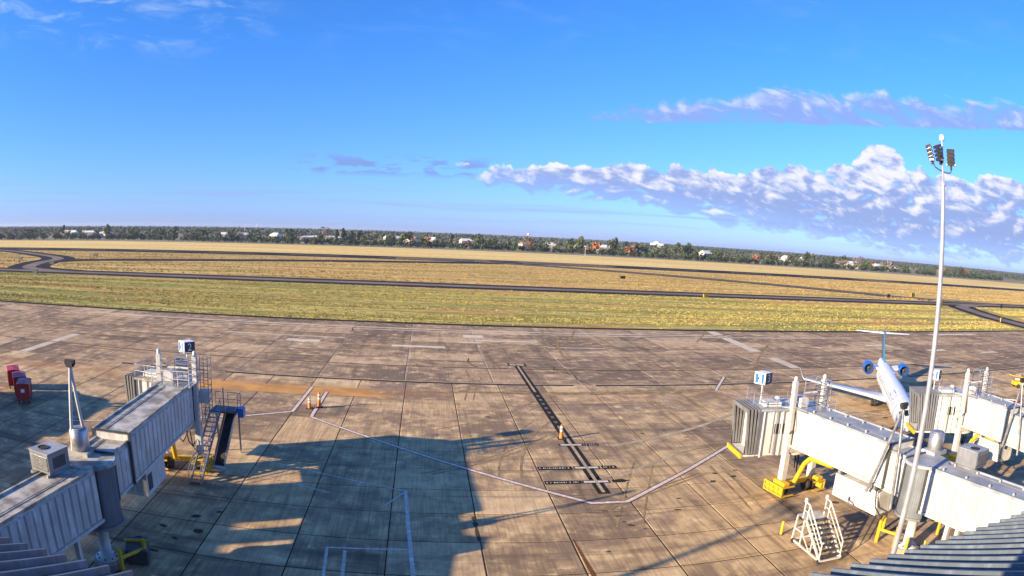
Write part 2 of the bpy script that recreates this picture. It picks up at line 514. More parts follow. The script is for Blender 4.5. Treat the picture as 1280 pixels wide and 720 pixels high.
def poly_sheet(name, pts, z, mat, parent=None, thick=0.0):
    mb = MB()
    if thick:
        mb.prism(pts, z - thick, z)
    else:
        mb.add([(x, y, z) for x, y in pts], [tuple(range(len(pts)))])
    return mb.build(name, mat, parent)


def line_pts(pts, w):
    """mitred strip around a 2-D polyline"""
    out = []
    n = len(pts)
    for i, p in enumerate(pts):
        p = Vector(p)
        d1 = (p - Vector(pts[i - 1])).normalized() if i else None
        d2 = (Vector(pts[i + 1]) - p).normalized() if i < n - 1 else None
        d = d1 if d2 is None else d2 if d1 is None else (d1 + d2).normalized()
        k = 1.0 if d1 is None or d2 is None else 1.0 / max(0.35, d.dot(d2))
        nrm = Vector((-d.y, d.x)) * (w / 2 * k)
        out.append((p + nrm, p - nrm))
    return out


def strip(name, pts, w, z, mat, parent=None):
    lp = line_pts(pts, w)
    mb = MB()
    for (a, b), (c, d) in zip(lp[:-1], lp[1:]):
        mb.quad((b.x, b.y, z), (d.x, d.y, z), (c.x, c.y, z), (a.x, a.y, z))
    return mb.build(name, mat, parent)
HAZE = 0.00008

# ================================================================== SETTING: ground
g_ = MB()
g_.add([(-9000, -400, -0.35), (9000, -400, -0.35), (9000, 9000, -0.35), (-9000, 9000, -0.35)], [(0, 1, 2, 3)])
struct(g_.build('ground', M['rough']))
# fields: mown strip beside the apron, drier grass between the taxiways and round the runway
struct(poly_sheet('grass_verge', [(-900, 130), (900, 130), (900, 226), (-900, 226)], 0.03, M['grass_near']))
struct(poly_sheet('grass_infield', [(-1500, 226), (1500, 226), (1500, 438), (-1500, 438)], 0.03, M['grass_mid']))
struct(poly_sheet('grass_outfield', [(-2500, 438), (2500, 438), (2500, 690), (-2500, 690)], 0.03, M['grass_far']))
struct(poly_sheet('rough_strip', [(-2500, 690), (2500, 690), (2500, 1000), (-2500, 1000)], 0.0, M['rough']))


def arc(pts, n=8):
    """smooth curve through the points (Catmull-Rom)"""
    P = [Vector(p) for p in pts]
    P = [P[0] * 2 - P[1]] + P + [P[-1] * 2 - P[-2]]
    out = []
    for i in range(1, len(P) - 2):
        for k in range(n):
            t = k / n
            a, b, c, d = P[i - 1:i + 3]
            q = 0.5 * (2 * b + (c - a) * t + (2 * a - 5 * b + 4 * c - d) * t * t + (3 * b - a - 3 * c + d) * t ** 3)
            out.append((q.x, q.y))
    out.append((P[-2].x, P[-2].y))
    return out


def pavement(name, line, w_dark, w_pale, z):
    o = struct(strip(name, line, w_dark, z, M['asphalt']))
    if w_pale:
        strip('pavement_strip', line, w_pale, z + 0.02, M['taxi'], o)
    return o


pavement('runway', [(-1500, 440), (1500, 440)], 47, 0, 0.06)
pavement('taxiway', [(-900, 225.5), (900, 225.5)], 21, 7, 0.08)
pavement('connector_taxiway', arc([(-140, 226), (-172, 240), (-190, 275), (-205, 318), (-255, 362), (-330, 412), (-400, 436)]), 22, 7, 0.07)
pavement('exit_taxiway', arc([(-192, 285), (-178, 308), (-125, 333), (-58, 366), (15, 400), (70, 432)]), 21, 0, 0.065)
pavement('rapid_exit_taxiway', arc([(20, 436), (85, 392), (145, 338), (180, 304), (203, 276), (228, 250), (265, 232), (320, 226)]), 18, 6, 0.072)
pavement('apron_entrance', arc([(260, 226), (228, 214), (214, 195), (200, 168), (190, 140), (186, 124)]), 15, 7, 0.075)
# runway paint: pale touchdown blocks and worn centre line dashes
rw = bpy.data.objects['runway']
for i in range(-8, 12):
    x = 30 + i * 60
    MB().b2((x, 439.2, 0.07), (x + 34, 440.8, 0.085)).build('centre_line_dash', M['faint_line'], rw)
for x0, x1 in ((-20, 40), (60, 120), (330, 372)):
    for yy in (428, 433, 447, 452):
        MB().b2((x0, yy, 0.07), (x1, yy + 1.8, 0.085)).build('touchdown_bar', M['faint_line'], rw)


# ================================================================== SETTING: apron of concrete slabs
def seen(x0, x1, y0, y1):
    return x1 > -0.86 * y1 - 3 and x0 < 1.40 * y1 + 4 and y1 > 26.5


def slab_mesh(name, w, l, mat, gap):
    mb = MB()
    w, l = w - gap, l - gap
    c = 0.035
    hx, hy = w / 2, l / 2
    vs = [(-hx, -hy, -0.2), (hx, -hy, -0.2), (hx, hy, -0.2), (-hx, hy, -0.2),
          (-hx, -hy, -c * 0.6), (hx, -hy, -c * 0.6), (hx, hy, -c * 0.6), (-hx, hy, -c * 0.6),
          (-hx + c, -hy + c, 0), (hx - c, -hy + c, 0), (hx - c, hy - c, 0), (-hx + c, hy - c, 0)]
    fs = [(8, 9, 10, 11)]
    for a in (0, 4):
        fs += [(a + i, a + (i + 1) % 4, a + 4 + (i + 1) % 4, a + 4 + i) for i in range(4)]
    mb.add(vs, fs)
    return mb.mesh(name, mat)


apron = struct(poly_sheet('apron', [(-160, -60), (200, -60), (200, 78.7), (-160, 78.7)], -0.02, M['joint']))
lane = struct(poly_sheet('taxilane', [(-160, 78.7), (200, 78.7), (200, 130.3), (-160, 130.3)], -0.03, M['pale_joint']))
CX, CY, Y0 = 5.35, 4.30, 31.45
me_a = slab_mesh('slab', CX, CY, M['slab'], 0.075)
me_n = slab_mesh('slab', CX, CY * 10, M['slab'], 0.075)
rest_a, rest_l = MB(), MB()
count = 0
for j in range(-1, 11):
    y0 = Y0 + CY * j
    for i in range(-30, 38):
        x0 = -2.0 + CX * i
        z = random.uniform(-0.004, 0.004)
        if seen(x0, x0 + CX, y0, y0 + CY):
            link('slab', me_a, apron, (x0 + CX / 2, y0 + CY / 2, z))
            count += 1
        else:
            rest_a.b2((x0 + .03, y0 + .03, -0.2), (x0 + CX - .03, y0 + CY - .03, z))
for j in range(-18, -1):
    y0 = Y0 + CY * j
    for i in range(-30, 38):
        x0 = -2.0 + CX * i
        rest_a.b2((x0 + .03, y0 + .03, -0.2), (x0 + CX - .03, y0 + CY - .03, random.uniform(-0.004, 0.004)))
stuff(rest_a.build('outer_slabs', M['slab'], apron))
FX = 10.55
rows = [78.85, 88.4, 93.6, 98.8, 104.0, 109.2, 114.4, 119.6, 124.8, 130.2]
for a, b in zip(rows[:-1], rows[1:]):
    me_f = slab_mesh('slab', FX, b - a, M['slab_far'], 0.17)
    for i in range(-16, 20):
        x0 = -2.2 + FX * i
        z = random.uniform(-0.005, 0.005)
        if seen(x0, x0 + FX, a, b):
            link('slab', me_f, lane, (x0 + FX / 2, (a + b) / 2, z))
            count += 1
        else:
            rest_l.b2((x0 + .05, a + .05, -0.2), (x0 + FX - .05, b - .05, z))
stuff(rest_l.build('outer_slabs', M['slab_far'], lane))

ZM = 0.010


def mark(name, pts, w, mat, parent=None, z=ZM):
    return strip(name, pts, w, z, M[mat], parent or apron)


def rect(name, x0, x1, y0, y1, mat, parent=None, z=ZM):
    return poly_sheet(name, [(x0, y0), (x1, y0), (x1, y1), (x0, y1)], z, M[mat], parent or apron)


# safety line round the stand, white with a dull red edge
for ln in ([(-10.55, 71.8), (-10.6, 61.5), (11.31, 41.64), (13.8, 41.64), (20.8, 47.7), (27.3, 53.6)],
           [(-12.5, 73.7), (-12.72, 63.0), (-17.2, 60.0), (-26, 55.8), (-33, 52.0)],
           [(40.0, 83.4), (35.2, 75.4), (37.5, 71.4), (52, 58)]):
    mark('boundary_line_edge', ln, 0.54, 'red_line')
    mark('boundary_line', ln, 0.34, 'white_line', z=ZM + 0.005)
# aircraft lead-in line: pale core on a black band, with a box at its far end
xl = 12.62
rect('lead_in_band', xl - 0.46, xl + 0.46, 43.3, 90.6, 'black_line')
rect('lead_in_line', xl - 0.13, xl + 0.13, 43.6, 61.0, 'faint_line', z=ZM + 0.005)
rect('lead_in_line', xl - 0.13, xl + 0.13, 75.0, 90.4, 'faint_line', z=ZM + 0.005)
for k in range(7):
    rect('lead_in_dash', xl - 0.15, xl + 0.15, 62.0 + 1.8 * k, 62.7 + 1.8 * k, 'taxi', z=ZM + 0.005)
rect('stand_box', 11.35, 13.85, 90.4, 92.3, 'black_line', z=ZM + 0.002)
rect('stand_box_centre', 11.6, 13.6, 90.7, 92.0, 'faint_line', z=ZM + 0.006)
rect('stand_box_mark', 12.45, 12.6, 90.9, 91.8, 'black_line', z=ZM + 0.009)
rect('stand_box_mark', 12.6, 13.0, 90.9, 91.1, 'black_line', z=ZM + 0.009)


def stop_bar(y, left, right):
    rect('stop_bar_frame', 11.55, 13.65, y - 0.33, y + 0.33, 'black_line', z=ZM + 0.007)
    rect('stop_bar', 11.68, 13.52, y - 0.19, y + 0.19, 'white_line', z=ZM + 0.010)
    rect('lead_in_line', xl - 0.13, xl + 0.13, y - 0.3, y + 0.3, 'faint_line', z=ZM + 0.012)
    for x0, x1, rowsn in (left, right):
        if x1 <= x0:
            continue
        b = rect('stop_bar_legend', x0, x1, y - 0.36, y + 0.36, 'black_line', z=ZM + 0.004)
        for r_ in range(rowsn):
            yy = y + (0.0 if rowsn == 1 else 0.16 - 0.32 * r_)
            x = x0 + 0.15
            while x < x1 - 0.25:
                w = random.choice((0.09, 0.13, 0.05))
                h = 0.22 if rowsn == 1 else 0.16
                rect('legend_stroke', x, x + w, yy - h / 2, yy + h / 2, 'white_line', z=ZM + 0.008)
                x += w + random.choice((0.07, 0.09, 0.2))


stop_bar(55.0, (0, 0, 1), (13.75, 15.0, 2))
stop_bar(49.0, (8.75, 11.45, 1), (13.8, 15.0, 1))
stop_bar(45.8, (8.75, 11.5, 1), (0, 0, 1))
poly_sheet('arrow_mark', [(13.8, 45.5), (14.7, 45.5), (14.9, 45.7), (15.3, 45.8), (14.9, 46.0), (14.7, 46.2), (13.8, 46.1)], ZM + 0.004, M['black_line'], apron)
# service lines at the foot of the picture
mark('service_line', [(-1.15, 43.8), (-0.95, 40.0), (-0.5, 31.5), (-0.1, 22)], 0.24, 'white_line')
mark('service_line', [(-1.2, 43.6), (-2.45, 41.0)], 0.13, 'white_line')
mark('service_line', [(-1.2, 43.85), (-9.2, 47.2), (-12.3, 48.3)], 0.13, 'white_line')
mark('service_line', [(-9.2, 44.0), (-6.3, 42.7)], 0.13, 'white_line')
mark('service_line', [(-5.1, 29.5), (-5.39, 34.25), (-0.82, 34.6)], 0.17, 'white_line')
mark('service_line', [(-4.34, 34.0), (-4.1, 29.5)], 0.19, 'white_line')
# worn yellow guide lines sweeping towards the next stand
mark('worn_guide_line', arc([(16.0, 54.5), (20, 56.2), (26, 59.5), (33, 64.5)]), 0.5, 'faint_line')
mark('worn_guide_line', arc([(9.5, 46.0), (14, 47.0), (19, 50.0), (22, 53.0)]), 0.3, 'faint_line')
mark('worn_guide_line', arc([(27.0, 66.5), (26.3, 70.0), (28.0, 73.5), (31.5, 76.6), (37.0, 77.8)]), 0.22, 'faint_line')
mb = MB(); mb.lathe([(0.55, 0), (0.55, 0.004)], 12, (26.6, 71.4, ZM)); mb.build('worn_marker_spot', M['faint_line'], apron)
# rust run beside a joint, broken joint patch, oil drips
poly_sheet('rust_run', [(8.78, 36.0), (8.86, 36.0), (9.15, 30.6), (8.85, 30.6)], ZM, M['rust'], apron)
pt = [(3.2 + 0.45 * math.cos(t) * (1 + 0.2 * math.sin(3 * t)), 37.7 + 1.8 * math.sin(t) * (1 + 0.1 * math.sin(2 * t + 1))) for t in [i * math.pi / 8 for i in range(16)]]
poly_sheet('joint_repair', pt, ZM, M['repair'], apron)
poly_sheet('broken_joint', [(3.20, 39.7), (3.4, 39.3), (3.25, 38.9), (3.45, 38.5), (3.32, 38.0), (3.38, 37.2), (3.42, 36.2), (3.22, 35.9), (3.12, 37.1), (3.2, 37.9), (3.05, 38.5), (3.2, 38.8), (3.03, 39.3)], ZM + 0.005, M['oil'], apron)


def blob(x, y, r, sy=0.6, mat='oil'):
    ph = random.uniform(0, 6)
    pts = []
    for i in range(14):
        t = 2 * math.pi * i / 14
        k = r * (1 + 0.25 * math.sin(2 * t + ph) + 0.15 * math.sin(5 * t + ph * 2))
        pts.append((x + k * math.cos(t), y + sy * k * math.sin(t)))
    return poly_sheet('oil_spot', [(x + (a_ - x) * .6, y + (b_ - y) * .6) for a_, b_ in pts], ZM + 0.002 + random.uniform(0, 0.002), M[mat], apron)


for x, y, r in ((11.8, 40.2, .32), (12.5, 39.2, .3), (12.9, 37.6, .42), (12.6, 38.2, .25), (13.6, 36.9, .2), (16.8, 39.6, .4), (17.6, 41.6, .3),
                (21.5, 44.5, .5), (22.4, 46.2, .45), (23.6, 45.2, .55), (24.4, 46.6, .35), (10.5, 34.0, .25), (24.8, 35.0, .6), (26.0, 33.8, .5),
                (-14.2, 36.5, .6), (-13.4, 34.4, .7), (-14.5, 33.0, .4), (-15.8, 34.4, .5), (-12.9, 37.6, .4), (-15.2, 31.0, .5),
                (6.3, 64.0, .5), (20.0, 58.0, .4), (28.8, 37.5, .6), (50, 58, .7), (53, 61, .8), (47, 55, .6)):
    blob(x, y, r)
for x, y, r in ((-14.6, 35.2, .2), (-11.9, 36.6, .22), (-12.8, 32.4, .16)):
    blob(x, y, r, 0.5, 'patch')
# pale repair strips of new concrete in the taxilane
def lrect(x0, x1, y0, y1, sk=0.0):
    poly_sheet('repair_strip', [(x0, y0), (x1, y0), (x1 + sk, y1), (x0 + sk, y1)], 0.008, M['patch'], lane)
for (a, b, c, d, s) in ((54.8, 56.9, 104.0, 129.8, 2.0), (54.3, 56.2, 88.4, 97.9, 0.5), (-59.5, -57.8, 78.9, 96.6, 0.2), (-5, 3.2, 103.3, 104.8, 0), (-22, -16.5, 104.2, 106.4, 0),
                        (6.6, 10.0, 114.4, 117.5, 0), (5.6, 9.2, 108.8, 110.2, 0), (76, 81, 92, 93.4, 0), (98, 104, 101, 103, 0), (112, 118, 96, 98, 0), (86, 92, 109, 110.6, 0), (120, 140, 124, 126, 0), (-70, 60, 122.6, 123.5, 0), (-40, 90, 120.4, 120.9, 0), (8.6, 18.8, 111.3, 112.2, 0), (-34, -13, 109.4, 110.0, 0), (19.5, 29, 106.2, 106.8, 0)):
    lrect(a, b, c, d, s)
# cracks that wander across the taxilane slabs
for pts in ([(16.6, 92.5), (17.6, 90.0), (17.2, 88.5), (19.2, 85.0), (19.0, 82.0), (19.9, 79.6)], [(33.0, 93.4), (33.2, 90), (35.3, 88), (36.5, 84.0), (38.6, 79.4)], [(6.3, 95.5), (6.0, 92.5), (6.6, 90.0), (7.0, 89.0)],
            [(58, 93), (60, 89), (62.5, 84), (64, 79.5)], [(30, 110), (32, 106), (33.5, 101)], [(-12, 126), (-13, 121), (-12.4, 117)]):
    strip('crack', pts, 0.16, 0.009, M['oil'], lane)
# black tar line along the taxilane joint, dark filler
for x0, x1 in ((-40, -27.6), (-24.5, 17.8), (20.6, 70), (72, 140)):
    poly_sheet('tar_joint', [(x0, 78.45), (x1, 78.45), (x1, 79.0), (x0, 79.0)], 0.012, M['black_line'], lane)
    poly_sheet('white_edge_line', [(x0, 79.05), (x1, 79.05), (x1, 79.4), (x0, 79.4)], 0.010, M['faint_line'], lane)
poly_sheet('tar_joint', [(-140, 88.2), (180, 88.2), (180, 88.55), (-140, 88.55)], 0.011, M['oil'], lane)

# dark shoulder between the taxilane and the grass
poly_sheet('shoulder', [(-160, 129.4), (-60, 129.2), (40, 129.5), (200, 129.3), (200, 131.3), (60, 131.6), (-30, 131.2), (-160, 131.5)], 0.045, M['asphalt'], lane)
# orange-stained strip across the stand, ending in a point
poly_sheet('orange_strip', [(-34, 70.6), (-28, 69.6), (-22, 69.7), (-12, 70.5), (-2.6, 70.7), (-4.2, 72.2), (-7.0, 74.4), (-14, 74.0), (-23, 73.8), (-30, 73.4)], 0.0065, M['orange_strip'], apron)
poly_sheet('orange_strip', [(4, 74.2), (14, 73.6), (26, 74.0), (36, 75.2), (36, 76.4), (24, 75.6), (14, 75.0), (4, 75.0)], 0.0065, M['tyre'], apron)
# rubber marks left by turning aircraft and tugs
for k in range(10):
    x0, y0_ = random.uniform(-6, 34), random.uniform(33, 72)
    an, cu, ln = random.choice((R(90), R(84), R(70), R(20), R(35))), random.uniform(-.03, .03), random.uniform(8, 20)
    for off in (0, random.choice((0.9, 1.7))):
        pts, px_, py_, th = [], x0 + off, y0_, an
        for q in range(10):
            pts.append((px_, py_))
            px_ += math.cos(th) * ln / 10; py_ += math.sin(th) * ln / 10; th += cu * ln / 10
        strip('tyre_mark', pts, random.uniform(.12, .22), 0.0072 + 0.0002 * k, M['tyre'], apron)
for k in range(18):
    x0, y0_ = random.uniform(-70, 100), random.uniform(82, 126)
    an, cu, ln = random.choice((R(2), R(-2), R(4), R(88), R(60))), random.uniform(-.015, .015), random.uniform(15, 45)
    pts, px_, py_, th = [], x0, y0_, an
    for q in range(10):
        pts.append((px_, py_))
        px_ += math.cos(th) * ln / 10; py_ += math.sin(th) * ln / 10; th += cu * ln / 10
    pts = [p_ for p_ in pts if 80 < p_[1] < 129]
    if len(pts) > 2:
        strip('tyre_mark', pts, random.uniform(.25, .5), 0.0072 + 0.0002 * k, M['tyre'], lane)

# ================================================================== terminal
EAVE_Y, EAVE_Z, SLOPE = 8.6, 12.0, 0.38
term = empty('terminal_building', (0, 0, 0))
tag(term, 'terminal building with a blue-grey standing seam metal roof along the apron', 'building')
MB().b2((-36, -22, 0), (62, 7.7, 11.75)).build('wall', M['stucco'], term)
mb = MB()
RX0, RX1, RIDGE = -36.0, 62.0, -5.0
zr = EAVE_Z + SLOPE * (EAVE_Y - RIDGE)
t = 0.09
mb.add([(RX0, EAVE_Y, EAVE_Z), (RX1, EAVE_Y, EAVE_Z), (RX1, RIDGE, zr), (RX0, RIDGE, zr),
        (RX0, EAVE_Y, EAVE_Z - t), (RX1, EAVE_Y, EAVE_Z - t), (RX1, RIDGE, zr - t), (RX0, RIDGE, zr - t),
        (RX0, -22, EAVE_Z + 2.0), (RX1, -22, EAVE_Z + 2.0)],
       [(0, 1, 2, 3), (4, 5, 1, 0), (7, 6, 5, 4), (1, 5, 6, 2), (4, 0, 3, 7), (3, 2, 9, 8)])
roof = mb.build('roof', M['roofmetal'], term)
# raised metal seams, each a rib of its own
rib = MB()
L = math.hypot(EAVE_Y - RIDGE, zr - EAVE_Z)
a = math.atan(SLOPE)
rb, rt, rh = 0.045, 0.03, 0.13
vs = []
for s in (0.0, L):
    y, z = -s * math.cos(a), s * math.sin(a)
    for x, h in ((-rb, 0.002), (-rt, rh), (rt, rh), (rb, 0.002)):
        vs.append((x, y + h * math.sin(a), z + h * math.cos(a)))
rib.add(vs, [(0, 1, 5, 4), (1, 2, 6, 5), (2, 3, 7, 6), (3, 2, 1, 0)])
me = rib.mesh('roof_seam', M['roofmetal'])
x = RX0 + 0.2
while x < RX1:
    link('roof_seam', me, roof, (x, EAVE_Y + 0.02, EAVE_Z + 0.001))
    x += 0.47
MB().b2((RX0, EAVE_Y - 0.02, EAVE_Z - 0.36), (RX1, EAVE_Y + 0.08, EAVE_Z - 0.1)).build('gutter', M['dgrey'], term)
MB().b2((RX0, 7.7, EAVE_Z - 0.2), (RX1, EAVE_Y - 0.03, EAVE_Z - 0.12)).build('soffit', M['stucco'], term)
for i in range(23):
    xx = -34.5 + i * 4.1
    f = MB().b2((xx, 7.66, 4.2), (xx + 3.2, 7.76, 8.2)).build('window', M['dgrey'], term)
    MB().b2((xx + .1, 7.72, 4.3), (xx + 3.1, 7.785, 8.1)).build('pane', M['glass'], f)
roof_blocker = empty('roof_shade_block', (-1.6, -1.0, 0))  # unseen block, added and sized to throw a shadow edge across the roof
tag(roof_blocker, 'unseen stucco block above the terminal roof, added to shade it', 'shade block')
MB().b2((-3.4, -8, 14.0), (5.0, 0.25, 20.4)).build('wall', M['stucco'], roof_blocker)
MB().b2((-3.6, -8.2, 20.4), (5.2, 0.4, 20.7)).build('block_cap', M['galv'], roof_blocker)


# unseen block added to shade the apron below the gate bridges
wing = empty('apron_shade_block', (-64, 0, 0))
tag(wing, 'unseen flat-topped block west of the gates, added to shade the apron', 'building')
MB().b2((-22, -30, 0), (18, 27, 10.6)).build('wall', M['stucco'], wing)
MB().b2((-22.2, -30.2, 10.6), (18.2, 27.2, 11.6)).build('block_cap', M['concrete_plain'], wing)
for y0, y1, h in ((-8.0, 15.6, 2.6), (17.1, 18.9, 2.4), (20.3, 21.9, 2.7), (23.6, 26.8, 2.3)):
    MB().b2((16.7, y0, 11.6), (17.6, y1, 11.2 + h)).build('shade_upright', M['grey'], wing, bevel=.05)  # added uprights, gaps between them let fingers of sun reach the apron


# ================================================================== boarding bridges
def rotz(a):
    return Matrix.Rotation(a, 3, 'Z')


def panels(parent, me, xside, y0, y1, zc, pitch):
    """separate wall panels along one side of a tunnel"""
    n = max(1, int((y1 - y0) / pitch))
    p = (y1 - y0) / n
    for i in range(n):
        link('wall_panel', me, parent, (xside, y0 + p * (i + 0.5), zc))


def panel_mesh(w, h, d=0.11):
    mb = MB()
    hw, hh = w / 2, h / 2
    c = 0.07
    for s in (-1, 1):
        q = [(s * 0.0, -hw, -hh), (s * 0.0, hw, -hh), (s * 0.0, hw, hh), (s * 0.0, -hw, hh)]
        r = [(s * d, -hw + c, -hh + c), (s * d, hw - c, -hh + c), (s * d, hw - c, hh - c), (s * d, -hw + c, hh - c)]
        fs = [(4, 5, 6, 7), (0, 1, 5, 4), (1, 2, 6, 5), (2, 3, 7, 6), (3, 0, 4, 7)]
        if s < 0:
            fs = [tuple(reversed(f)) for f in fs]
        mb.add(q + r, fs)
    return mb.mesh('wall_panel', M['panel'])


def tunnel(name, root, w, y0, y1, z0, z1, roofm, pitch=0.72, loc=(0, 0, 0), rz=0.0, dz=0.0):
    """box tunnel with separate wall panels, roof with upstand edges, floor beams; dz = rise at y1"""
    o = MB().b2((-w / 2 + 0.07, y0, z0 + 0.1), (w / 2 - 0.07, y1, z1 - 0.06)).build(name, M['white'], root, loc, rz)
    mb = MB().b2((-w / 2 - 0.02, y0, z1 - 0.06), (w / 2 + 0.02, y1, z1 + 0.03))
    for s in (-1, 1):
        mb.b2((s * (w / 2 - 0.02) - 0.06, y0 - 0.002, z1 + 0.03), (s * (w / 2 - 0.02) + 0.06, y1 + 0.002, z1 + 0.12))
    rf = mb.build('tunnel_roof', roofm, o)
    me_w = panel_mesh((y1 - y0) / max(1, int((y1 - y0) / pitch)) - 0.08, z1 - z0 - 0.34)
    for s in (-1, 1):
        panels(o, me_w, s * (w / 2 - 0.07), y0 + 0.1, y1 - 0.1, (z0 + z1) / 2, pitch)
        MB().b2((s * w / 2 - 0.07, y0, z0), (s * w / 2 + 0.05, y1, z0 + 0.16)).build('floor_beam', M['white'], o)
    for yy in (y0, y1):
        mb = MB()
        for s in (-1, 1):
            mb.b2((s * w / 2 - 0.07, yy - 0.07, z0 - 0.03), (s * w / 2 + 0.07, yy + 0.07, z1 + 0.08))
        mb.b2((-w / 2 - 0.07, yy - 0.068, z1 + 0.035), (w / 2 + 0.07, yy + 0.068, z1 + 0.10))
        mb.build('end_frame', M['dgrey'], o)
    # roof fittings: small vents and a conduit
    for k in range(int((y1 - y0) / 1.9) if roofm is M['roofg'] else 0):
        yy = y0 + 1.0 + k * 1.9
        for s in (-0.32, 0.32):
            MB().lathe([(0.09, 0.03), (0.09, 0.16), (0.05, 0.2)], 8, (s * w, yy, z1)).build('roof_stud', roofm, o)
    mb = MB().path([(-w * 0.2, y0 + 0.3, z1 + 0.07), (-w * 0.2, y1 - 0.3, z1 + 0.07)], 0.025, 5)
    mb.build('conduit', M['grey'], o)
    return o


def rail(mb, pts, h=1.05, r=0.028, mids=2):
    """guard rail along a polyline of floor points"""
    pts = [Vector(p) for p in pts]
    up = Vector((0, 0, h))
    for p in pts:
        mb.tube(p, p + up, r, 6)
    for a, b in zip(pts[:-1], pts[1:]):
        for k in range(1, mids + 1):
            u = Vector((0, 0, h * k / mids))
            mb.tube(a + u, b + u, r, 6)
    return mb


def hvac(name, root, loc, rz, s, body='grey'):
    """rooftop air-conditioner: cabinet, fan opening, louvred end, legs"""
    o = MB().box((0, 0, s[2] / 2 + 0.14), s).build(name, M[body], root, loc, rz, 0.03)
    MB().b2((-s[0] / 2 - .02, -s[1] / 2 - .02, s[2] + 0.142), (s[0] / 2 + .02, s[1] / 2 + .02, s[2] + 0.18)).build('lid', M['roofg'], o)
    MB().lathe([(0.34, 0.181), (0.34, 0.22), (0.28, 0.22), (0.28, 0.19)], 18, (-s[0] * 0.12, -s[1] * 0.12, s[2])).build('fan_ring', M['black'], o)
    MB().lathe([(0.27, 0.182), (0.27, 0.2)], 18, (-s[0] * 0.12, -s[1] * 0.12, s[2])).build('fan_opening', M['black'], o)
    MB().b2((-s[0] / 2 + .1, -s[1] / 2 - .012, 0.28), (s[0] / 2 - .1, -s[1] / 2 + .05, s[2] * 0.95)).build('intake', M['dgrey'], o)
    for k in range(8):
        z = 0.32 + k * (s[2] - 0.34) / 8
        MB().box((0, -s[1] / 2 - 0.02, z + 0.04), (s[0] - 0.22, 0.035, 0.05)).build('louvre', M['galv'], o)
    for sx in (-1, 1):
        MB().b2((sx * s[0] * .42 - .06, -s[1] * .6, 0.0), (sx * s[0] * .42 + .06, s[1] * .6, 0.139)).build('skid', M['galv'], o)
    MB().b2((s[0] / 2, -s[1] * .3, .35), (s[0] / 2 + .012, s[1] * .3, s[2] * .9)).build('service_panel', M['dgrey'], o)
    return o


def wheel(root, loc, r=0.5, w=0.34, name='wheel'):
    mb = MB()
    prof = [(r * 0.55, -w / 2), (r * 0.92, -w / 2), (r, -w * 0.3), (r, w * 0.3), (r * 0.92, w / 2), (r * 0.55, w / 2)]
    mb.lathe(prof, 20)
    mb.v = [(z, x, y) for x, y, z in mb.v]
    o = mb.build(name, M['black'], root, loc)
    mb = MB().lathe([(r * 0.56, -w * 0.42), (r * 0.56, w * 0.42)], 16)
    mb.lathe([(r * 0.2, -w * 0.5), (r * 0.2, w * 0.5)], 10)
    mb.v = [(z, x, y) for x, y, z in mb.v]
    mb.build('hub', M['galv'], o)
    return o


def sign_cube(root, p, rz, number, loc_post):
    """lit-from-outside gate sign: a box with a white and blue pictogram face and a navy number face"""
    s = 0.98
    o = MB().box((0, 0, 0), (s, s, s * 0.86)).build('gate_sign', M['signwhite'], root, p, rz, 0.02)
    h = s / 2
    f1 = MB().b2((-h + .03, -h - .014, -h * .8), (h - .03, -h + .02, h * .8)).build('number_panel', M['navy'], o)
    me = text_mesh(number, 0.78)
    me.materials.append(M['signwhite'])
    t = link('number', me, f1, (0, -h - 0.02, 0))
    t.rotation_euler = (R(90), 0, 0)
    f2 = MB().b2((-h - .014, -h + .05, -h * .78), (-h + .02, h - .05, h * .78)).build('pictogram_panel', M['signwhite'], o)
    for y0, y1, z0, z1 in ((-.38, -.17, -.34, .34), (.12, .38, -.34, .34), (.02, .12, -.10, .10)):
        MB().b2((-h - .022, y0, z0), (-h - .006, y1, z1)).build('pictogram', M['blue'], f2)
    f3 = MB().b2((-h + .05, h - .02, -h * .78), (h - .05, h + .014, h * .78)).build('number_panel', M['navy'], o)
    return o


def stairs_mesh(root, a, b, w, mat, n=13, name='service_stairs'):
    """straight flight from foot a to head b (local points)"""
    a, b = Vector(a), Vector(b)
    d = b - a
    side = Vector((d.y, -d.x, 0)).normalized() * (w / 2)
    mb = MB()
    for s in (-1, 1):
        mb.bar(a + side * s, b + side * s, 0.07, 0.26)
    o = mb.build(name, M[mat], root)
    rzz = math.atan2(-d.x, d.y)
    tm = MB().box((0, 0, 0), (w - 0.1, 0.26, 0.04)).mesh('tread', M['galv'])
    for i in range(n):
        p = a + d * ((i + 0.5) / n)
        link('tread', tm, o, p + Vector((0, 0, 0.04)), rzz)
    for s in (-1, 1):
        mb = MB()
        up = Vector((0, 0, 0.98))
        mid = Vector((0, 0, 0.52))
        p0, p1 = a + side * s * 1.08, b + side * s * 1.08
        mb.tube(p0 + up, p1 + up, 0.028, 6)
        mb.tube(p0 + mid, p1 + mid, 0.022, 6)
        for k in range(6):
            q = p0 + (p1 - p0) * (k / 5)
            mb.tube(q, q + up, 0.024, 6)
        mb.build('handrail', M[mat], o)
    return o


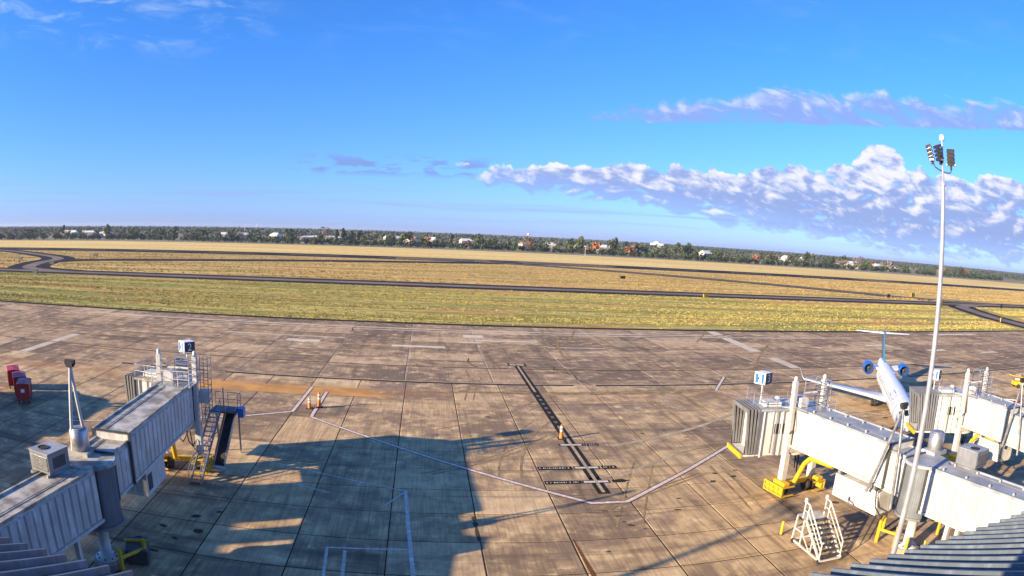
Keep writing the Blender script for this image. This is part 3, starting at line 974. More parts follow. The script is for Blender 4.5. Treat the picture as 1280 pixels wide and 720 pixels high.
def bridge(label, rot, toward, corridor_to, number, outer, inner, cab_yaw, roofm, mast=None, sign=None, hvac_at=None, ac_top=None,
           corr_z=(3.2, 6.0), under=None, vent=None, bellows='bellows', nf=4):
    v = Vector((toward[0] - rot[0], toward[1] - rot[1])).normalized()
    rz = math.atan2(-v.x, v.y)
    root = empty('boarding_bridge', (rot[0], rot[1], 0), rz)
    tag(root, label, 'jet bridge', 'boarding bridges along the terminal')
    inv = (Matrix.Translation((rot[0], rot[1], 0)) @ Matrix.Rotation(rz, 4, 'Z')).inverted()

    def loc(p):
        return inv @ Vector(p)

    rm = M[roofm]
    # rotunda on its column
    MB().lathe([(0.95, 0.0), (0.95, 0.34), (0.85, 0.42)], 8, smooth=False).build('pedestal', M['concrete_plain'], root)
    MB().lathe([(0.72, 0.425), (0.72, 0.5), (0.36, 0.505), (0.36, 2.5), (0.6, 2.62)], 20).build('support_column', M['white'], root)
    for k in range(8):
        a = k * math.pi / 4 + .2
        MB().lathe([(0.05, 0.5), (0.05, 0.58)], 6, (0.6 * math.cos(a), 0.6 * math.sin(a), 0)).build('bolt', M['dgrey'], root)
    MB().lathe([(1.5, 2.62), (1.5, 2.78)], 28).build('rotunda_floor', M['grey'], root)
    dr = MB().lathe([(1.38, 2.78), (1.38, 5.95)], 28).build('rotunda', M['rotunda'], root)
    sl = MB().b2((-0.006, -0.045, 2.8), (0.022, 0.045, 5.93)).mesh('curtain_slat', M['rotunda'])
    for k in range(56):
        a = 2 * math.pi * k / 56
        o = link('curtain_slat', sl, dr, (1.38 * math.cos(a), 1.38 * math.sin(a), 0), a)
    cr = MB().lathe([(1.62, 5.95), (1.62, 6.08), (1.5, 6.12)], 32).build('rotunda_roof', rm, root)
    # fixed corridor back to the terminal
    c = loc((corridor_to[0], corridor_to[1], 0))
    cl = math.hypot(c.x, c.y)
    crz = math.atan2(-c.x, c.y)
    tunnel('corridor', root, 2.15, 0.9, cl, corr_z[0], corr_z[1], rm, 0.62, (0, 0, 0), crz)
    for yy in (3.4, 10.5):
        q = rotz(crz) @ Vector((0, yy, 0))
        mb = MB()
        for s in (-0.75, 0.75):
            p = rotz(crz) @ Vector((s, yy, 0))
            mb.b2((p.x - .14, p.y - .14, 0), (p.x + .14, p.y + .14, corr_z[0]))
        mb.build('corridor_leg', M['white'], root)
    # telescoping tunnels
    tunnel('inner_tunnel', root, 2.12, inner[0], inner[1], 3.62, 6.12, rm, 0.7)
    tunnel('outer_tunnel', root, 2.46, outer[0], outer[1], 3.74, 6.58, rm, 0.72)
    b = outer[1]
    # lift columns and wheel bogie
    for s in (-1, 1):
        x = s * 1.46
        mb = MB().b2((x - .17, b - .05, 1.15), (x + .17, b + .33, 8.55))
        o = mb.build('lift_column', M['white'], root, bevel=0.02)
        MB().lathe([(0.15, 8.55), (0.15, 8.8), (0.09, 8.9)], 12, (x, b + .14, 0)).build('column_cap', M['white'], o)
        for k in range(9):
            MB().b2((x - .2, b + .0, 4.2 + k * 0.48), (x + .2, b + .28, 4.26 + k * 0.48)).build('column_collar', M['grey'], o)
        MB().b2((x - .23, b - .12, 1.0), (x + .23, b + .4, 3.2)).build('column_sleeve', M['white'], o, bevel=0.02)
    MB().b2((-1.6, b - .02, 3.28), (1.6, b + .3, 3.66)).build('cross_beam', M['white'], root)
    bo = MB().b2((-1.75, b - .1, 0.72), (1.75, b + .38, 1.05)).build('bogie_beam', M['yellow'], root, bevel=0.03)
    for x in (-1.72, -1.12, 1.12, 1.72):
        wheel(root, (x, b + .14, 0.5))
    for s in (-1, 1):
        mb = MB()
        x0 = s * 2.15
        for z in (0.28, 0.62, 0.95):
            mb.bar((x0, b - 1.0, z), (x0, b + 1.3, z), 0.09)
        for yy in (b - 1.0, b - .45, b + .14, b + .7, b + 1.3):
            mb.bar((x0, yy, 0.2), (x0, yy, 1.0), 0.09)
        for yy in (b - 1.0, b + 1.3):
            for z in (0.28, 0.95):
                mb.bar((x0, yy, z), (s * 1.0, yy, z), 0.09)
        mb.build('wheel_guard', M['yellow'], root)
        MB().b2((s * 1.95 - .13, b - .95, .3), (s * 1.95 + .13, b + 1.25, .92)).build('drive_housing', M['yellow'], root, bevel=.06)
        MB().b2((s * 1.7 - .3, b - .9, .95), (s * 1.7 + .3, b + .5, 1.25)).build('bogie_cover', M['yellow'], root, bevel=.05)
    mb = MB().path([(-0.5, b - .3, 1.0), (-0.4, b - 1.0, 2.6), (-.35, b - 1.6, 3.2), (-0.35, b - 4.2, 3.35)], 0.2, 10)
    mb.build('air_duct', M['yellow'], root)
    # walkway cage on the tunnel roof
    mb = MB()
    rail(mb, [(-1.5, b + 0.9, 6.62), (-1.5, b - 1.5, 6.62), (-0.5, b - 1.5, 6.62), (0.6, b - 1.5, 6.62), (1.5, b - 1.5, 6.62), (1.5, b + 1.0, 6.62)], 1.1)
    mb.build('roof_rail', M['galv' if roofm == 'roofg' else 'white'], root)
    MB().b2((-1.55, b - 1.6, 6.6), (1.55, b + 1.2, 6.66)).build('roof_deck', M['galv'], root)
    mb = MB()
    for sx in (1.75, 2.35):
        for yy in (b + .5, b + 1.4):
            mb.tube((sx, yy, 3.8), (sx, yy, 8.5), 0.03, 6)
    for k in range(9):
        z = 4.3 + 0.5 * k
        mb.path([(1.75, b + .5, z), (2.35, b + .5, z), (2.35, b + 1.4, z), (1.75, b + 1.4, z)], 0.025, 5)
    for k in range(16):
        mb.tube((1.78, b + .75, 3.9 + .29 * k), (1.78, b + 1.15, 3.9 + .29 * k), 0.02, 5)
    mb.build('caged_ladder', M['grey'], root)
    mb = MB()
    rail(mb, [(0.2, b - .9, 6.66), (1.3, b - .9, 6.66), (1.3, b + .9, 6.66), (0.2, b + .9, 6.66), (0.2, b - .9, 6.66)], 1.95, 0.03, 4)
    mb.build('service_cage', M['galv'], root)
    MB().b2((-1.0, b - .2, 6.66), (-.2, b + .7, 7.35)).build('motor_box', M['white'], root, bevel=.04)
    MB().tube((-.9, b + .25, 7.6), (.9, b + .25, 7.6), .09, 8).build('drive_shaft', M['white'], root)
    MB().b2((1.55, b + .45, 5.1), (2.3, b + 1.2, 6.0)).build('control_cabinet', M['white'], root, bevel=0.02)
    if ac_top:
        p = loc(ac_top)
        hvac('cab_air_conditioner', root, p, R(20), (1.05, 1.15, 0.85), 'white')
    # cab on its pivot
    piv = Vector((-0.35, b + 1.5, 0))
    MB().lathe([(1.6, 3.05), (1.6, 3.2), (1.5, 3.2), (1.5, 6.45), (1.66, 6.45), (1.66, 6.6)], 26).build('cab_rotunda', M['panel'], root, piv)
    cb = MB().b2((-1.42, 0.6, 3.08), (1.42, 3.3, 3.3)).b2((-1.42, 0.7, 3.3), (-1.28, 3.3, 6.4)).b2((1.28, 0.7, 3.3), (1.42, 3.3, 6.4)) \
        .b2((-1.28, 2.9, 3.3), (-0.95, 3.28, 6.4)).b2((0.95, 2.9, 3.3), (1.28, 3.28, 6.4)).b2((-0.95, 3.02, 5.7), (0.95, 3.2, 6.4)) \
        .build('cab', M['white'], root, piv, cab_yaw, 0.02)
    MB().b2((-1.6, 0.5, 6.4), (1.6, 3.5, 6.56)).build('cab_roof', rm, cb)
    for s in (-1, 1):
        for y0 in (1.15, 1.6):
            w_ = MB().b2((s * 1.42 - .02, y0, 4.75), (s * 1.42 + .02, y0 + .36, 5.45)).build('cab_window', M['glass'], cb)
            MB().b2((s * 1.42 - .03, y0 - .03, 4.68), (s * 1.42 + .035, y0 + .39, 4.75)).build('sill', M['grey'], w_)
        MB().tube((s * 1.5, 1.4, 3.1), (s * 1.5, 1.4, 6.5), 0.07, 8).build('cab_post', M['white'], cb)
        MB().tube((s * 1.5, 2.9, 3.0), (s * 1.5, 2.9, 6.5), 0.07, 8).build('cab_post', M['white'], cb)
    MB().lathe([(0.2, 6.57), (0.24, 6.85), (0.16, 7.0)], 12, (0.6, 1.1, 0)).build('beacon', M['signwhite'], cb)
    mb = MB()
    rail(mb, [(-1.45, 0.7, 6.57), (-1.45, 2.0, 6.57), (-1.45, 3.3, 6.57), (0.0, 3.3, 6.57), (1.45, 3.3, 6.57), (1.45, 2.0, 6.57)], 0.95, 0.028)
    mb.build('cab_roof_rail', M['galv'], cb)
    MB().tube((-1.56, 1.9, 3.2), (-1.56, 1.9, 6.5), .05, 8).build('riser_pipe', M['grey'], cb)
    MB().tube((1.56, 1.9, 3.2), (1.56, 1.9, 6.5), .05, 8).build('riser_pipe', M['grey'], cb)
    MB().path([(1.5, 2.3, 6.3), (1.62, 2.4, 5.0), (1.66, 2.55, 4.2), (1.62, 2.75, 5.0), (1.5, 2.8, 6.2)], .035, 6).build('hanging_cable', M['black'], cb)
    MB().b2((1.42, 2.3, 3.5), (1.62, 2.85, 4.3)).build('junction_box', M['grey'], cb, bevel=.02)
    MB().b2((-1.0, 1.4, 6.57), (0.2, 2.8, 6.95)).build('roof_box', M['white'], cb, bevel=0.04)
    be = MB().b2((-1.45, 3.3, 3.08), (1.45, 3.5 + .2 * nf, 3.22)).build('cab_floor', M['white'], root, piv, cab_yaw)
    MB().b2((-1.5, 3.505 + .2 * nf, 2.95), (1.5, 3.65 + .2 * nf, 3.3)).build('bumper', M['yellow'], be)
    fold = MB()
    for s in (-1, 1):
        fold.b2((s * 1.5 - .14, -0.07, 3.3), (s * 1.5 + .14, 0.07, 6.3))
    fold.b2((-1.64, -0.07, 6.3), (1.64, 0.07, 6.6))
    fm = fold.mesh('bellows_fold', M[bellows])
    skin = MB()
    for s in (-1, 1):
        skin.b2((s * 1.46 - .05, 3.3, 3.25), (s * 1.46 + .05, 3.35 + .2 * nf, 6.35))
    skin.b2((-1.5, 3.3, 6.35), (1.5, 3.35 + .2 * nf, 6.45))
    bl = skin.build('bellows', M['black'], root, piv, cab_yaw)
    for k in range(nf):
        fo = link('bellows_fold', fm, bl, (0, 3.4 + 0.2 * k, 0))
        fo.rotation_euler = (R(-3.0 * k / 2), 0, 0)
        fo.location = (0, 3.4 + 0.2 * k - math.sin(R(1.5 * k)) * 3.3, (1 - math.cos(R(1.5 * k))) * 3.3)
    # hanging cables beneath the cab
    for x, l in ((0.2, 1.6), (0.5, 2.0), (-.6, 1.3)):
        MB().path([(x, b + .8, 3.1), (x + .1, b + .95, 3.1 - l * .7), (x + .35, b + 1.2, 3.1 - l), (x + .6, b + 1.6, 3.1 - l * .6), (x + .7, b + 1.8, 3.1)], 0.045, 6).build('cable_loop', M['black'], root)
    MB().path([(-1.55, outer[0] + .2, 3.7), (-1.62, outer[0] - .1, 2.6), (-1.6, outer[0] - .7, 2.2), (-1.5, outer[0] - 1.4, 2.7), (-1.3, outer[0] - 1.6, 3.6)], 0.05, 6).build('cable_loop', M['black'], root)
    MB().path([(-1.52, b - .3, 6.4), (-1.56, b - .5, 5.2), (-1.6, b + .5, 4.3), (-1.62, b + .9, 5.4), (-1.5, b + 1.0, 6.3)], 0.045, 6).build('cable_loop', M['black'], root)
    MB().path([(-1.5, b + .45, 3.5), (-1.52, b + .5, 6.3)], 0.06, 6).build('riser_pipe', M['grey'], root)
    MB().b2((-1.0, 3.0, 3.3), (1.0, 3.05, 5.7)).build('cab_shade_sheet', M['dgrey'], cb)  # dark sheet added so the cab opening looks shaded inside
    for k, yy in enumerate((0.95, 2.2)):
        for s in (-1, 1):
            MB().b2((s * 1.44 - .05, yy - .06, 3.3), (s * 1.44 + .05, yy + .06, 6.4)).build('cab_rib', M['panel'], cb)
    if under:
        (x0, x1, y0, y1, z0, z1) = under
        u = MB().b2((x0, y0, z0), (x1, y1, z1)).build('air_unit', M['white'], root, bevel=0.03)
        mb = MB()
        nrow, ncol = 7, int((y1 - y0) / 0.16)
        for i in range(nrow):
            for j in range(ncol):
                yy, zz = y0 + 0.12 + j * (y1 - y0 - .2) / ncol, z0 + 0.2 + i * (z1 - z0 - 0.4) / (nrow - 1)
                mb.b2((x0 - .006, yy, zz), (x0 + .01, yy + .07, zz + .07))
        stuff(mb.build('perforations', M['grey'], u))
        for yy in (y0 + .5, y1 - .5):
            MB().b2((x0 + .1, yy - .08, z1), (x1 - .1, yy + .08, 3.76)).build('hanger', M['dgrey'], u)
            MB().lathe([(0.16, z1), (0.16, z1 + .3)], 10, (x0 + .2, yy + .3, 0)).build('pipe_stub', M['grey'], u)
        MB().b2((x1 - .02, y0 + .2, z0 + .3), (x1 + .012, y0 + 1.0, z1 - .3)).build('vent_grille', M['dgrey'], u)
        MB().b2((x0 + .1, y0 - .012, z0 + .25), (x1 - .1, y0 + .02, z1 - .25)).build('end_panel', M['panel'], u)
    if mast:
        top, feet = loc(mast[0]), [loc(q) for q in mast[1:]]
        mb = MB()
        for q in feet:
            mb.tube(q, top, 0.11, 10, 0.085)
        for k in (0.25,):
            pass
        o = mb.build('cable_mast', M['white' if roofm == 'roofw' else 'galv'], root)
        MB().box(top + Vector((0, 0, 0.05)), (0.42, 0.3, 0.34)).tube(top + Vector((-.3, 0, .12)), top + Vector((.3, 0, .12)), 0.14, 10).build('pulley_head', M['black'], o)
    if hvac_at:
        hvac('roof_air_conditioner', root, loc(hvac_at[:3]), hvac_at[3] - rz, (1.5, 1.7, 1.0))
    if vent:
        p = loc(vent)
        mb = MB().lathe([(0.54, 0.25), (0.56, 0.28), (0.56, 1.3), (0.5, 1.36)], 24, p)
        o = mb.build('roof_vent', M['galv'], root)
        MB().lathe([(0.45, 1.362), (0.45, 1.4), (0.3, 1.41)], 20, p).build('vent_cap', M['grey'], o)
        MB().b2((p.x - .7, p.y - .6, p.z), (p.x + .7, p.y + .6, p.z + .25)).build('vent_curb', rm, o)
    if sign:
        p = loc(sign[:3])
        sign_cube(root, p, sign[3] - rz, number, None)
        MB().tube((p.x, p.y, 6.5), (p.x, p.y, p.z - .4), 0.06, 8).build('sign_post', M['white'], root)
    return root, loc


LB, lloc = bridge('cream boarding bridge with gate 2 sign, stairs and bag slide beside its cab', (-17.1, 28.4), (-17.75, 44.3), (-19.9, 7.75), '2',
                  (3.2, 15.9), (1.0, 3.35), R(78), 'roofw',
                  mast=((-17.95, 28.75, 10.75), (-18.25, 28.5, 6.05), (-17.75, 29.55, 6.05)), sign=(-17.75, 46.8, 8.75, R(48)),
                  hvac_at=(-18.35, 26.1, 6.0, R(-12)), ac_top=(-18.0, 46.0, 6.9), under=(-0.9, 1.0, 5.6, 9.2, 1.95, 3.55), vent=(-17.9, 28.9, 6.08))
RB, rloc = bridge('white boarding bridge with blue gate 3 sign behind the light pole', (28.6, 28.0), (26.85, 40.4), (32.4, 7.75), '3',
                  (2.5, 12.7), (1.0, 2.65), R(76), 'roofg',
                  mast=((26.72, 29.3, 9.2), (26.35, 31.1, 3.4), (26.75, 28.7, 3.0)), sign=(23.7, 42.6, 8.45, R(30)),
                  hvac_at=(30.6, 25.7, 6.05, R(10)), under=(-1.25, 0.4, 2.6, 7.2, 1.85, 3.4), vent=(30.1, 29.0, 6.08))
B4, bloc = bridge('white boarding bridge with gate 4 sign docked at the parked airliner', (45.9, 24.2), (46.2, 40.0), (49.0, 7.75), '4',
                  (9.8, 15.8), (1.0, 10.0), R(66), 'roofg', sign=(43.3, 43.4, 7.9, R(30)),
                  mast=((44.3, 32.6, 9.2), (44.2, 33.6, 3.6), (44.3, 31.6, 3.4)), hvac_at=(47.2, 21.5, 6.05, R(8)), under=(-0.9, 1.0, 10.2, 13.6, 1.9, 3.4), vent=(45.9, 24.2, 6.1), bellows='bellowsg', nf=8)
B1, _ = bridge('cream boarding bridge standing beyond the red carts', (-52.5, 35.0), (-53.2, 51.0), (-53.5, 27.3), '1',
               (3.2, 14.0), (1.0, 3.35), R(78), 'roofw', vent=(-52.5, 35.2, 6.08))

# --- stairs, landing and bag slide on the gate 2 bridge
a, b = lloc((-15.9, 41.6, 0.05)), lloc((-16.0, 48.0, 3.7))
stairs_mesh(LB, a, b, 0.85, 'grey', 15)
p = [lloc(q) for q in ((-16.5, 48.0, 3.7), (-14.35, 48.0, 3.7), (-14.35, 49.8, 3.7), (-16.5, 49.8, 3.7))]
mb = MB()
mb.add([q for q in p] + [q - Vector((0, 0, .12)) for q in p], [(0, 1, 2, 3), (7, 6, 5, 4), (0, 4, 5, 1), (1, 5, 6, 2), (2, 6, 7, 3), (3, 7, 4, 0)])
o = mb.build('landing', M['dgrey'], LB)
mb = MB()
rail(mb, [p[3], (p[2] + p[3]) / 2, p[2], (p[2] + p[1]) / 2 + Vector((0, 0, 0))], 1.1, 0.026)
mb.build('landing_rail', M['grey'], o)
q = p[1] + (p[0] - p[1]) * .42
MB().tube(q, q + Vector((0, 0, 1.9)), 0.05, 8).build('landing_post', M['grey'], o)
MB().box(lloc((-14.05, 48.9, 3.55)), (0.5, 0.8, 0.7)).build('winch_box', M['blue'], o)
for q in ((-16.4, 49.6), (-14.5, 49.6)):
    r_ = lloc((q[0], q[1], 0))
    MB().b2((r_.x - .06, r_.y - .06, 0), (r_.x + .06, r_.y + .06, 3.58)).build('landing_leg', M['grey'], o)
a, b = lloc((-15.1, 45.2, 0.35)), lloc((-14.9, 49.0, 3.65))
mb = MB().bar(a, b, 0.78, 0.06)
sl = mb.build('bag_slide', M['black'], LB)
d = (b - a)
sv = Vector((d.y, -d.x, 0)).normalized() * 0.45
for s in (-1, 1):
    MB().bar(a + sv * s + Vector((0, 0, .12)), b + sv * s + Vector((0, 0, .12)), 0.06, 0.36).build('slide_wall', M['galv'], sl)
MB().box(a + Vector((0, -0.25, -0.22)), (1.1, 0.7, 0.2)).build('slide_foot', M['galv'], sl)

# ================================================================== light pole
pole = empty('light_pole', (24.5, 24.95, 0))
tag(pole, 'tall grey floodlight pole standing in front of the gate 3 bridge', 'light pole', 'apron floodlight poles')
MB().lathe([(0.19, 0.06), (0.175, 4), (0.145, 14), (0.115, 21.5)], 14).build('shaft', M['polem'], pole)
MB().lathe([(0.42, 0), (0.42, 0.06), (0.25, 0.065), (0.22, 0.35)], 14).build('base_flange', M['polem'], pole)
MB().lathe([(0.16, 21.45), (0.16, 21.62), (0.06, 21.65), (0.05, 23.75)], 12).build('tenon', M['polem'], pole)
# picture-right direction at the pole, used to spread the lamp yoke
u = Vector((28.3, -27.8, 0)).normalized()
f = Vector((-27.8, -28.3, 0)).normalized()
z_ = Vector((0, 0, 1))
yo = MB().path([u * -1.0 + z_ * 22.9, u * -0.85 + z_ * 22.5, u * -0.45 + z_ * 22.28, u * 0.1 + z_ * 22.1, u * 0.6 + z_ * 22.0, u * 0.85 + z_ * 22.1, u * 0.95 + z_ * 22.5], 0.07, 8)
yo.v = [(x_ * .55, y_ * .55, 22.1 + (z - 22.0) * .6) for x_, y_, z in yo.v]
yo.build('lamp_yoke', M['dgrey'], pole)


def flood(c, yaw, tilt, n=4):
    root = MB().box((0, 0, 0), (0.12, 0.12, 0.5)).build('floodlight', M['black'], pole, c, yaw)
    for k in range(n):
        mb = MB().box((0, 0, 0), (0.46, 0.34, 0.14), None, 0.9)
        o = mb.build('lamp_housing', M['black'], root, (0, -0.05 - 0.05 * k, 0.06 + 0.2 * k))
        o.rotation_euler = (R(tilt), 0, 0)
        l = MB().box((0, -0.02, -0.105), (0.38, 0.25, 0.012)).build('lamp_lens', M['galv'], o)
    MB().b2((-0.26, -0.12, -0.06), (0.26, 0.1, 0.0)).build('lamp_bracket', M['galv'], root)
    return root


flood(u * -0.6 + z_ * 22.75, R(-140), 25)
flood(u * -0.12 + f * 0.1 + z_ * 22.75, R(-100), 25)
flood(u * 0.5 + f * 0.1 + z_ * 22.55, R(-52), 20)
MB().lathe([(0.1, 23.75), (0.16, 23.82), (0.16, 23.95), (0.08, 24.08)], 12).build('obstruction_beacon', M['signwhite'], pole)

pole2 = copy_tree(pole)
pole2.location = (-43.6, 6.2, 0)
pole2.scale = (2.0, 2.0, 1.0)
pole2['label'] = 'tall grey floodlight pole beside the unseen shade block'

# ================================================================== mobile boarding steps
st = empty('mobile_steps', (22.85, 30.75, 0))
tag(st, 'white wheeled maintenance steps with handrails standing on the apron', 'steps')
mb = MB()
W, Y0s, Y1s, HP = 0.8, -1.85, 1.75, 1.95
for s in (-1, 1):
    mb.bar((s * W, Y0s, 0.22), (s * W, Y1s, 0.22), 0.1)
    mb.bar((s * W, Y1s, 0.22), (s * W, Y1s - .15, HP), 0.1)
    mb.bar((s * W, 0.75, 0.22), (s * W, 0.75, HP), 0.08)
    mb.bar((s * W, Y0s, 0.22), (s * W, 0.55, HP), 0.12)
    mb.bar((s * W, 0.75, 1.05), (s * W, Y1s - .05, 1.05), 0.07)
    mb.bar((s * W, -0.5, 0.22), (s * W, 0.75, 1.05), 0.06)
    mb.bar((s * W, -0.6, 0.22), (s * W, -0.6, 1.1), 0.06)
for yy in (Y0s, 0.0, Y1s):
    mb.bar((-W, yy, 0.22), (W, yy, 0.22), 0.1)
mb.bar((-W, Y1s - .1, 1.05), (W, Y1s - .1, 1.05), 0.07)
mb.build('frame', M['white'], st)
MB().b2((-W - .03, 0.5, HP), (W + .03, Y1s - .1, HP + .06)).build('platform', M['galv'], st)
tm = MB().box((0, 0, 0), (2 * W - .1, 0.27, 0.045)).mesh('tread', M['dgrey'])
for i in range(8):
    link('tread', tm, st, (0, Y0s + 0.2 + i * 0.29, 0.42 + i * 0.215))
for s in (-1, 1):
    mb = MB()
    mb.path([(s * W, Y0s + .1, 0.3), (s * W, Y0s + .15, 1.25), (s * W, 0.5, 3.0), (s * W, 1.0, 3.05), (s * W, 1.0, HP)], 0.05, 8)
    mb.path([(s * W, Y0s + .12, 0.8), (s * W, 0.5, 2.5)], 0.035, 8)
    mb.path([(s * W, 0.5, 3.0), (s * W, 0.5, HP)], 0.045, 8)
    mb.lathe([(0.09, 3.0), (0.12, 3.06), (0.12, 3.22), (0.05, 3.3)], 10, (s * W, 1.0, 0))
    mb.path([(s * W, 1.0, 2.5), (s * W, 0.5, 2.5)], 0.035, 8)
    mb.build('handrail', M['white'], st)
for s in (-1, 1):
    for yy in (Y0s + .12, Y1s - .12):
        wheel(st, (s * (W + .02), yy, 0.16), 0.16, 0.1, 'castor')

# ================================================================== bollards and pipe guards
def bollard(name, x, y, h, label, r=0.1):
    root = empty(name, (x, y, 0))
    tag(root, label, 'bollard')
    MB().lathe([(r, 0), (r, h - .05), (r * .6, h)], 12).build('post', M['yellow'], root)
    MB().lathe([(r * 1.8, 0), (r * 1.8, 0.03)], 12).build('base_plate', M['dgrey'], root)
    return root


bollard('bollard', 21.95, 33.8, 0.95, 'short yellow bollard beside the white mobile steps')


def guard(pts, rails, label):
    c = Vector((sum(p[0] for p in pts) / len(pts), sum(p[1] for p in pts) / len(pts), 0))
    root = empty('pipe_guard', c)
    tag(root, label, 'barrier', 'yellow pipe guards round the bridge columns')
    for x, y, h in pts:
        MB().tube((x - c.x, y - c.y, 0), (x - c.x, y - c.y, h), 0.13, 12).build('post', M['yellow'], root)
    for i, j, z0, z1 in rails:
        a_, b_ = pts[i], pts[j]
        MB().tube((a_[0] - c.x, a_[1] - c.y, z0), (b_[0] - c.x, b_[1] - c.y, z1), 0.1, 12).build('rail', M['yellow'], root)
    return root


guard([(-14.95, 29.3, 1.5), (-15.8, 27.7, 1.5)], [(0, 1, 0.95, 0.95)], 'yellow pipe guard beside the gate 2 bridge column')
guard([(27.6, 30.2, 1.55), (28.2, 28.9, 1.45)], [(0, 1, 0.9, 0.9)], 'yellow pipe guard left of the gate 3 column, behind the light pole')
guard([(29.2, 31.6, 1.5), (27.62, 30.25, 1.4)], [(0, 1, 1.2, 1.2)], 'yellow pipe guard under the gate 3 tunnel')
guard([(32.6, 29.0, 1.6), (31.2, 30.2, 1.5)], [(0, 1, 1.0, 1.0)], 'yellow pipe guard right of the gate 3 column')
bollard('bollard', 29.2, 26.9, 1.1, 'yellow bollard in front of the gate 3 column base', 0.12)
bollard('bollard', 27.95, 27.4, 1.3, 'yellow bollard between the light pole and the gate 3 column', 0.12)
# dark service box and hoses under the gate 2 rotunda
sv_ = empty('service_cart', (-15.6, 29.6, 0), R(20))
tag(sv_, 'dark ground service box with coiled hoses by the gate 2 column', 'service box')
MB().b2((-0.7, -0.9, 0.12), (0.7, 0.9, 1.0)).build('cabinet', M['dgrey'], sv_, bevel=0.08)
mb = MB()
for k in range(4):
    pts = [(0.3 * math.cos(t) + 0.1 * k - .2, 1.15 + 0.06 * k, 0.5 + 0.3 * math.sin(t)) for t in [i * math.pi / 8 for i in range(17)]]
    MB().path(pts, 0.05, 6).build('hose_coil', M['black'], sv_)
mb.path([(-.6, -.9, .5), (-1.0, -1.5, .12), (-1.6, -2.2, .1), (-2.2, -3.0, .1)], 0.06, 6)
mb.build('hose', M['black'], sv_)
MB().b2((-0.72, 0.2, 1.0), (0.72, 0.34, 1.12)).build('warning_bar', M['yellow'], sv_)

# ================================================================== baggage carts
def cart(x, y, rz, label):
    root = empty('baggage_cart', (x, y, 0), rz)
    tag(root, label, 'baggage cart', 'red baggage carts')
    MB().b2((-1.35, -0.8, 0.42), (1.35, 0.8, 0.56)).build('deck', M['dgrey'], root)
    for sx in (-1, 1):
        for sy in (-1, 1):
            MB().b2((sx * 1.3 - .05, sy * .75 - .05, .56), (sx * 1.3 + .05, sy * .75 + .05, 2.02)).build('corner_post', M['red'], root)
    for sx in (-1.26, 1.26):
        MB().b2((sx - .04, -0.7, 0.561), (sx + .04, 0.7, 2.0)).build('end_wall', M['red'], root)
    mb = MB()
    prof = [(-0.86, 2.02), (-0.8, 2.12), (0, 2.2), (0.8, 2.12), (0.86, 2.02)]
    vs = [(-1.42, yy, zz) for yy, zz in prof] + [(1.42, yy, zz) for yy, zz in prof]
    mb.add(vs, [(i, i + 1, i + 6, i + 5) for i in range(4)] + [(4, 3, 2, 1, 0), (5, 6, 7, 8, 9), (0, 5, 9, 4)])
    mb.build('roof', M['red'], root)
    for sy in (-1, 1):
        MB().b2((-1.22, sy * .74 - .01, .62), (1.22, sy * .74 + .01, 2.0)).build('curtain', M['red'], root)
    MB().b2((1.301, -.22, 1.25), (1.31, .22, 1.6)).build('placard', M['signwhite'], root)
    for sx in (-0.95, 0.95):
        for sy in (-0.62, 0.62):
            o = wheel(root, (sx, sy, 0.2), 0.2, 0.14)
            o.rotation_euler = (0, 0, R(90))
    MB().tube((1.35, 0, 0.4), (2.1, 0, 0.32), 0.04, 8).build('tow_bar', M['dgrey'], root)
    return root


cart(-41.6, 55.6, R(-62), 'red baggage cart nearest the gate 2 bridge, white placard on its end')
cart(-44.0, 58.0, R(-50), 'red baggage cart in the middle of the row of three')
cart(-46.8, 60.4, R(-50), 'red baggage cart at the far end of the row of three')

# ================================================================== cones and marker posts
def marker(x, y, h, label, group=None):
    root = empty('marker_post', (x, y, 0))
    tag(root, label, 'traffic cone', group)
    MB().b2((-0.32, -0.32, 0), (0.32, 0.32, 0.07)).build('base', M['black'], root)
    MB().lathe([(0.19, 0.07), (0.15, h * .5), (0.11, h)], 12).build('cone', M['orange'], root)
    for k in (0.55, 0.78):
        r_ = 0.19 - 0.08 * k
        MB().lathe([(r_ + .008, h * k), (r_, h * k + .14)], 12).build('reflective_band', M['signwhite'], root)
    return root


marker(-11.25, 64.5, 1.15, 'shorter orange marker post of the pair between the white lines')
marker(-10.35, 65.2, 1.55, 'taller orange marker post of the pair between the white lines')
marker(12.1, 56.9, 1.3, 'lone orange marker post on the black lead-in line')

# ================================================================== regional jet
NOSE = Vector((43.4, 46.2, 0))
AFT = Vector((0.543, 0.84, 0)).normalized()
ac = empty('parked_airliner', NOSE, math.atan2(AFT.y, AFT.x))
tag(ac, 'white twin-engine regional airliner with blue engines and T-tail parked nose-in', 'airplane')
# local: +x aft, y: left of +x ; z up
prof = [(0.0, .04, 2.15), (0.12, .22, 2.16), (0.45, .45, 2.2), (1.0, .70, 2.28), (1.7, .93, 2.36), (2.4, 1.10, 2.46), (3.2, 1.24, 2.53), (4.2, 1.325, 2.56), (5.2, 1.345, 2.56)]
x = 6.5
while x < 25:
    prof.append((x, 1.345, 2.56)); x += 1.5
prof += [(25.5, 1.34, 2.57), (27, 1.28, 2.64), (28.5, 1.17, 2.76), (30, 1.0, 2.93), (31.5, .8, 3.12), (33, .58, 3.3), (34.2, .38, 3.42), (34.9, .2, 3.5), (35.1, .05, 3.52)]


def fus(xq):
    for (x0, r0, z0), (x1, r1, z1) in zip(prof[:-1], prof[1:]):
        if x0 <= xq <= x1:
            t = (xq - x0) / (x1 - x0)
            return r0 + (r1 - r0) * t, z0 + (z1 - z0) * t
    return prof[-1][1:]


